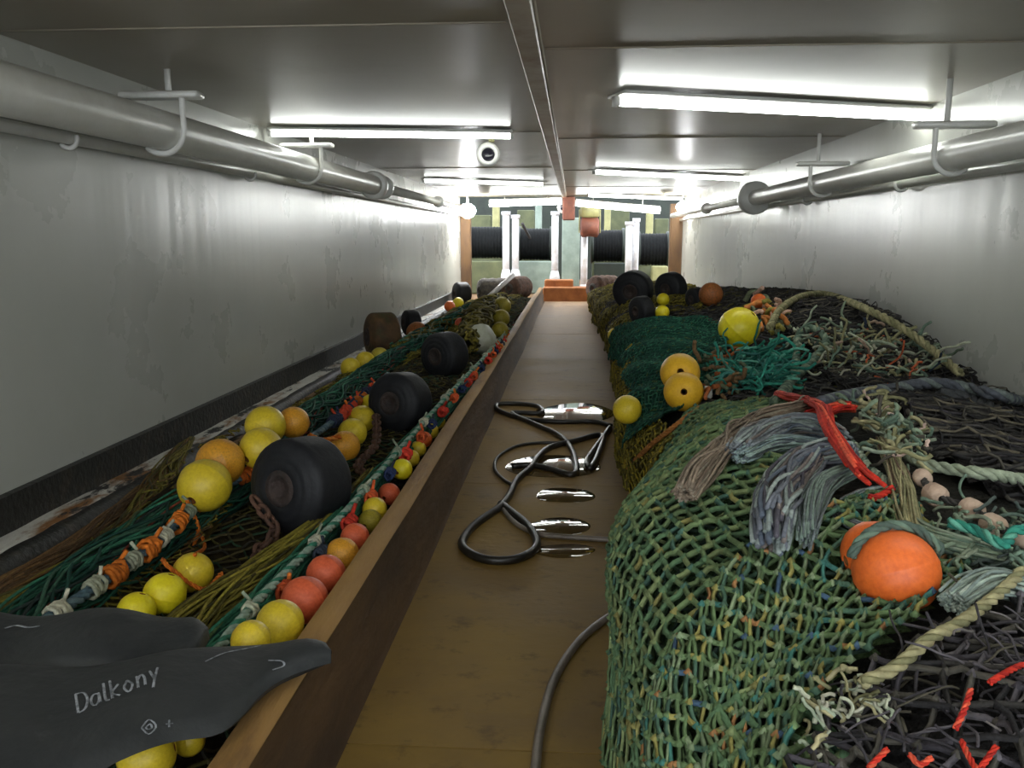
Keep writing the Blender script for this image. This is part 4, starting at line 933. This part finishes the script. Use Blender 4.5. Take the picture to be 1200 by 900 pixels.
for i, (x, y, d, m, lb, ax) in enumerate(L1):
    yy = None
    if i in (0, 1, 2, 3, 4): yy = [3.30, 3.48, 3.62, 3.80, 3.95][i]
    FP[i] = float_px(HL, x, y, d, m, lb, ax, yy=yy)
# orange cords
def cord(label, P, r=.008, palette=ORANGE): return tag(rope(np.array(P), r, palette).build('orange_cord', M['twine'], color=True), label, 'cord')
f0, q0 = FP[0]; f5, q5 = FP[5]
k0 = at_y(232, 618, f0[1] - .12); 
cord('orange cord hanging from the frontmost yellow float to its knot', [f0 + np.array([-.03, -q0 * .95, -.03]), at_y(224, 598, f0[1] - .1), k0, at_y(228, 640, f0[1] - .2), at_y(236, 655, f0[1] - .25)], .009)
cord('short orange cord end sticking out left of the knot', [k0, at_y(205, 612, f0[1] - .1), at_y(184, 608, f0[1] - .08)], .009)
cord('orange cord wound over the rearmost of the three floats by the flaps', [at_y(190, 655, f5[1] - .05), f5 + np.array([-.04, -q5 * 1.02, .04]), f5 + np.array([.06, -q5 * .95, -.03]), at_y(260, 672, f5[1] - .1)], .008)
cord('orange cord running from the knot down to the rear float by the flaps', [k0, at_y(240, 640, f0[1] - .25), f5 + np.array([.02, -.02, q5 * 1.05])], .007)
cord('orange cord between the amber float and the lashed row', [at_y(362, 510, 4.0), at_y(378, 516, 4.05), at_y(398, 512, 4.15)], .014)

# kerb headline with its row of floats
H2 = path(HL, [(235, 790), (265, 748), (300, 706), (345, 661), (380, 625), (410, 594), (445, 553), (485, 508), (530, 458), (572, 414), (606, 376)], .13)
t = thing('headline_rope', 'white and green headline rope running beside the timber kerb', 'rope', H2[3])
rope(H2, .015, [(186, 194, 182, 1), (150, 172, 156, 1), (60, 122, 100, 1)]).build('core_rope', M['twine'], t, color=True)
wraps(H2, list(np.linspace(.04, .9, 16)), .020, PALE, t, 'whipping', 3, .006)
ts = list(np.linspace(.06, .95, 30)); 
Hk = H2 + np.array([.035, 0, -.02])
wraps(Hk, ts[0::3], .020, [(196, 84, 44, 2), (206, 112, 44, 2)], t, 'lashing', 4, .008)
wraps(Hk, ts[1::3], .020, [(38, 50, 84, 1), (52, 60, 72, 1)], t, 'lashing', 4, .007)
wraps(Hk, ts[2::3], .022, [(190, 56, 40, 1)], t, 'lashing', 4, .009)
K2 = [(294, 750, 46, 'float_yellow', 'yellow'), (328, 731, 56, 'float_yellow', 'yellow'), (357, 703, 55, 'float_red', 'red-orange'), (382, 673, 46, 'float_red', 'red-orange'), (401, 650, 40, 'float_amber', 'amber'), (416, 630, 34, 'float_red', 'red-orange'),
      (434, 611, 28, 'float_olive', 'dull yellow'), (439, 597, 29, 'float_yellow', 'yellow'), (456, 579, 26, 'float_red', 'red-orange'), (477, 554, 21, 'float_bright', 'bright yellow'), (488, 541, 16, 'float_yellow', 'yellow'), (496, 530, 15, 'float_yellow', 'yellow'),
      (503, 519, 15, 'float_orange', 'orange'), (511, 509, 14, 'float_yellow', 'yellow'), (519, 498, 14, 'float_yellow', 'yellow'), (526, 488, 13, 'float_orange', 'orange'), (533, 478, 13, 'float_yellow', 'yellow'), (540, 468, 12, 'float_orange', 'orange'), (547, 458, 12, 'float_yellow', 'yellow')]
ordn = ['first', 'second', 'third', 'fourth', 'fifth', 'sixth', 'seventh', 'eighth', 'ninth', 'tenth', 'eleventh', 'twelfth', 'thirteenth', 'fourteenth', 'fifteenth', 'sixteenth', 'seventeenth', 'eighteenth', 'last']
for i, (x, y, d, m, cn) in enumerate(K2):
    # a row along the kerb at x about -0.79
    if i >= 9: x -= 6; y -= 4; d += 4
    dd = ray(x, y); tt = (KX0 - .085 - CO[0]) / dd[0]; c = CO + dd * tt; r = px_len(c, d) / 2
    c[2] = max(c[2], r)
    put_float(c, r, m, f'{cn} float, {ordn[i]} from the rubber flaps in the row along the timber kerb', (.3, .95, .1), 'floats in a row along the timber kerb')
# white plastic bag
c = HL.pt(564, 412); r = .145; th = np.linspace(0, 2 * np.pi, 22); ph = np.linspace(-.5 * math.pi, .5 * math.pi, 13)
A, B = np.meshgrid(ph, th, indexing='ij'); S = np.stack([np.cos(A) * np.cos(B), np.cos(A) * np.sin(B), np.sin(A)], -1)
S *= (1 + .16 * nz(S, 3.2, 6) + .08 * nz(S, 8, 7))[..., None] * np.array([1, 1, .95])
b = MB(); b.grid(S * r + c + np.array([0, 0, .11])); tag(b.build('plastic_bag', M['bag']), 'crumpled whitish plastic bag beside the third black bobbin', 'bag')

# ================================================================== RUBBER FLAPS
def flap(label, top, bot, z, th, writing=None):
    n = 40; m = 17
    zt = np.interp(np.linspace(0, 1, n), np.linspace(0, 1, len(z)), z)
    T = spline([(x, y, 0) for x, y in top], n); Bt = spline([(x, y, 0) for x, y in bot], n)
    up = np.zeros((n, m, 3)); lo = np.zeros((n, m, 3))
    for i in range(n):
        a = at_z(T[i, 0], T[i, 1], zt[i]); c = at_z(Bt[i, 0], Bt[i, 1], zt[i] - .012)
        for j in range(m):
            u = j / (m - 1); e = (1 - abs(2 * u - 1) ** 5) ** .5 * min(1, ((n - 1 - i) / 3.0 + .02)) ** .5
            p = a * (1 - u) + c * u; wv = .010 * math.sin(i * .33 + u * 2.2) + .012 * math.sin(u * math.pi)
            up[i, j] = p + np.array([0, 0, wv + th * .5 * e]); lo[i, j] = p + np.array([0, 0, wv - th * .5 * e])
    p0 = up[n // 2, m // 2]
    t = thing('rubber_flap', label, 'rubber flap', (p0[0], p0[1], p0[2] - th))
    b = MB(); b.grid(up[:, ::-1]); b.grid(lo)
    me = b.build('sheet', M['flap'], t)
    return t, BVHTree.FromPolygons([tuple(v) for v in up.reshape(-1, 3)], [(i * m + j, (i + 1) * m + j, (i + 1) * m + j + 1, i * m + j + 1) for i in range(n - 1) for j in range(m - 1)])
t1, bv1 = flap('upper black rubber flap, behind the lettered one at the bottom left', [(-60, 724), (0, 724), (110, 721), (190, 724), (225, 728), (243, 742)], [(-60, 800), (0, 795), (110, 792), (190, 785), (230, 772), (246, 752)], [.37, .37, .37, .36], .05)
t2, bv2 = flap('lower black rubber flap with pale hand lettering, its tip on the timber kerb', [(-60, 790), (20, 783), (120, 777), (220, 768), (300, 757), (350, 752), (380, 757), (389, 768)], [(-60, 960), (60, 932), (140, 898), (205, 868), (262, 852), (310, 812), (345, 795), (388, 780)], [.39, .385, .375, .36, .345, .335], .045)
def scrawl(strokes, ox, oy, ux, uy, vx, vy, rpx, bvh, parent, name):
    mb = MB()
    for st in strokes:
        P = []
        for (x, y) in spline([(a, c, 0) for a, c in st], 14 if len(st) > 2 else 6)[:, :2]:
            px = ox + x * ux + y * vx; py = oy + x * uy + y * vy
            d = Vector(ray(px, py)).normalized(); h = bvh.ray_cast(Vector(CO), d)[0]
            if h is not None: P.append(np.array(h) + np.array([0, 0, .0012]))
        if len(P) > 1:
            P = np.array(P); T, n, bb = frames(P[None]); r = rpx * depth(P[0]) / F
            sd = np.cross(T[0], [0, 0, 1.]); sd /= np.linalg.norm(sd, axis=1, keepdims=True) + 1e-9
            up = np.array([0, 0, .0012])
            mb.grid(np.stack([P - sd * r, P + up, P + sd * r], 1))
    mb.build(name, M['chalk'], parent)
G = {'D': [[(0, 0), (0, 1)], [(0, 1), (.45, .9), (.6, .5), (.4, .08), (0, 0)]], 'a': [[(.5, .55), (.2, .6), (.02, .3), (.2, .02), (.48, .2), (.5, .58)], [(.5, .58), (.55, .05)]], 'l': [[(.1, .95), (.1, .1), (.3, .02)]],
     'k': [[(.05, .95), (.05, 0)], [(.45, .6), (.08, .3), (.5, 0)]], 'o': [[(.25, .6), (.02, .3), (.25, 0), (.5, .3), (.25, .6)]], 'n': [[(.05, .6), (.05, 0)], [(.05, .4), (.3, .6), (.45, .4), (.45, 0)]], 'y': [[(.05, .6), (.25, .1)], [(.5, .6), (.25, .1), (.1, -.3)]]}
x = 0; st = []
for ch in 'Dalkony':
    st += [[(x + a, c) for a, c in s_] for s_ in G[ch]]; x += .42 if ch == 'l' else .74
ux, uy = 20.5, -8.6
scrawl(st, 92, 836, ux, uy, -3.5, -22, 1.5, bv2, t2, 'lettering')
scrawl([[(.0, .5), (.5, 1), (1, .5), (.5, 0), (0, .5)], [(.3, .5), (.6, .7), (.7, .4), (.4, .35), (.3, .5)], [(1.9, .3), (1.9, .8)], [(1.65, .55), (2.15, .55)]], 166, 862, 17, -2, 0, -17, 1.2, bv2, t2, 'chalk_mark')
scrawl([[(0, 0), (1, .5), (2, .55), (3, .6)], [(3.4, -1.0), (4.1, -1.3), (4.2, -1.8), (3.6, -2.0)]], 240, 776, 22, -4, 0, -12, 1.3, bv2, t2, 'scuff')
scrawl([[(0, 0), (1, .3), (2, .1), (3, .25)]], 5, 737, 14, 0, 0, -12, 1.8, bv1, t1, 'scuff')

# ================================================================== HOSES AND PUDDLES
def hose(name, label, pts, r, m, z=None):
    P = np.array([at_z(x, y, r) for x, y in pts]); P = spline(P, 160)
    b = MB(); b.tube(P, r, 10); tag(b.build(name, M[m]), label, 'hose')
hose('black_hose', 'black hose lying in a big loop and zigzags on the wet aisle deck', [(716, 499), (695, 494), (650, 494), (612, 490), (585, 481), (583, 474), (605, 473), (630, 476), (634, 484), (600, 484), (627, 497), (655, 510), (670, 527), (676, 550), (668, 556), (648, 550), (622, 545), (600, 546)], .017, 'hose')
hose('black_hose', 'black hose forming the nearest wide loop on the aisle', [(715, 501), (700, 522), (688, 540), (692, 548), (700, 535), (706, 510), (672, 517), (645, 524), (630, 536), (622, 548), (606, 562), (597, 580), (586, 594), (560, 612), (545, 628), (543, 642), (567, 655), (600, 656), (623, 647), (629, 634), (618, 615), (600, 600), (587, 590)], .018, 'hose')
hose('black_hose', 'thin brown-black hose arc around the puddle', [(655, 519), (630, 519), (605, 523), (584, 535), (580, 550), (590, 562), (600, 568)], .010, 'hose')
hose('grey_hose', 'thin grey hose running right from the loop to under the green net', [(588, 592), (595, 604), (610, 617), (633, 626), (675, 630), (725, 633)], .012, 'grey_hose')
hose('grey_hose', 'grey hose curving out from under the green net at the bottom of the aisle', [(622, 960), (628, 895), (634, 850), (650, 795), (678, 752), (712, 724), (750, 705)], .013, 'grey_hose')
c = at_z(728, 520, .03)
def puddle(label, px, py, wx, hy, seed):
    n = 40; a = np.linspace(0, 2 * np.pi, n, endpoint=False)
    rr = 1 + .22 * nz(np.stack([np.cos(a), np.sin(a), a * 0], 1), 2.2, seed)
    R = [at_z(px + math.cos(v) * wx * q, py + math.sin(v) * hy * q, .0) for v, q in zip(a, rr)]
    R = np.array(R); R[:, 0] = np.clip(R[:, 0], KX1 + .06, .6); c = R.mean(0)
    V = np.stack([R * [1, 1, 0] + [0, 0, .0012], (R * .97 + c * .03) * [1, 1, 0] + [0, 0, .0028], np.repeat(c[None] * [1, 1, 0] + [0, 0, .003], n, 0)], 0)
    V = np.concatenate([V, V[:, :1]], 1); b = MB(); b.grid(V[:, ::-1])
    tag(b.build('puddle', M['water']), label, 'puddle')
puddle('puddle farthest up the aisle, beside the top hose bend', 672, 484, 46, 11, 1)
puddle('puddle inside the crossing hoses in the middle of the aisle', 645, 547, 50, 13, 2)
puddle('puddle just below the crossing hoses', 664, 581, 34, 9, 3)
puddle('puddle beside the grey hose near the green net', 656, 617, 36, 10, 4)
puddle('puddle nearest, right of the wide hose loop', 660, 646, 40, 8, 5)
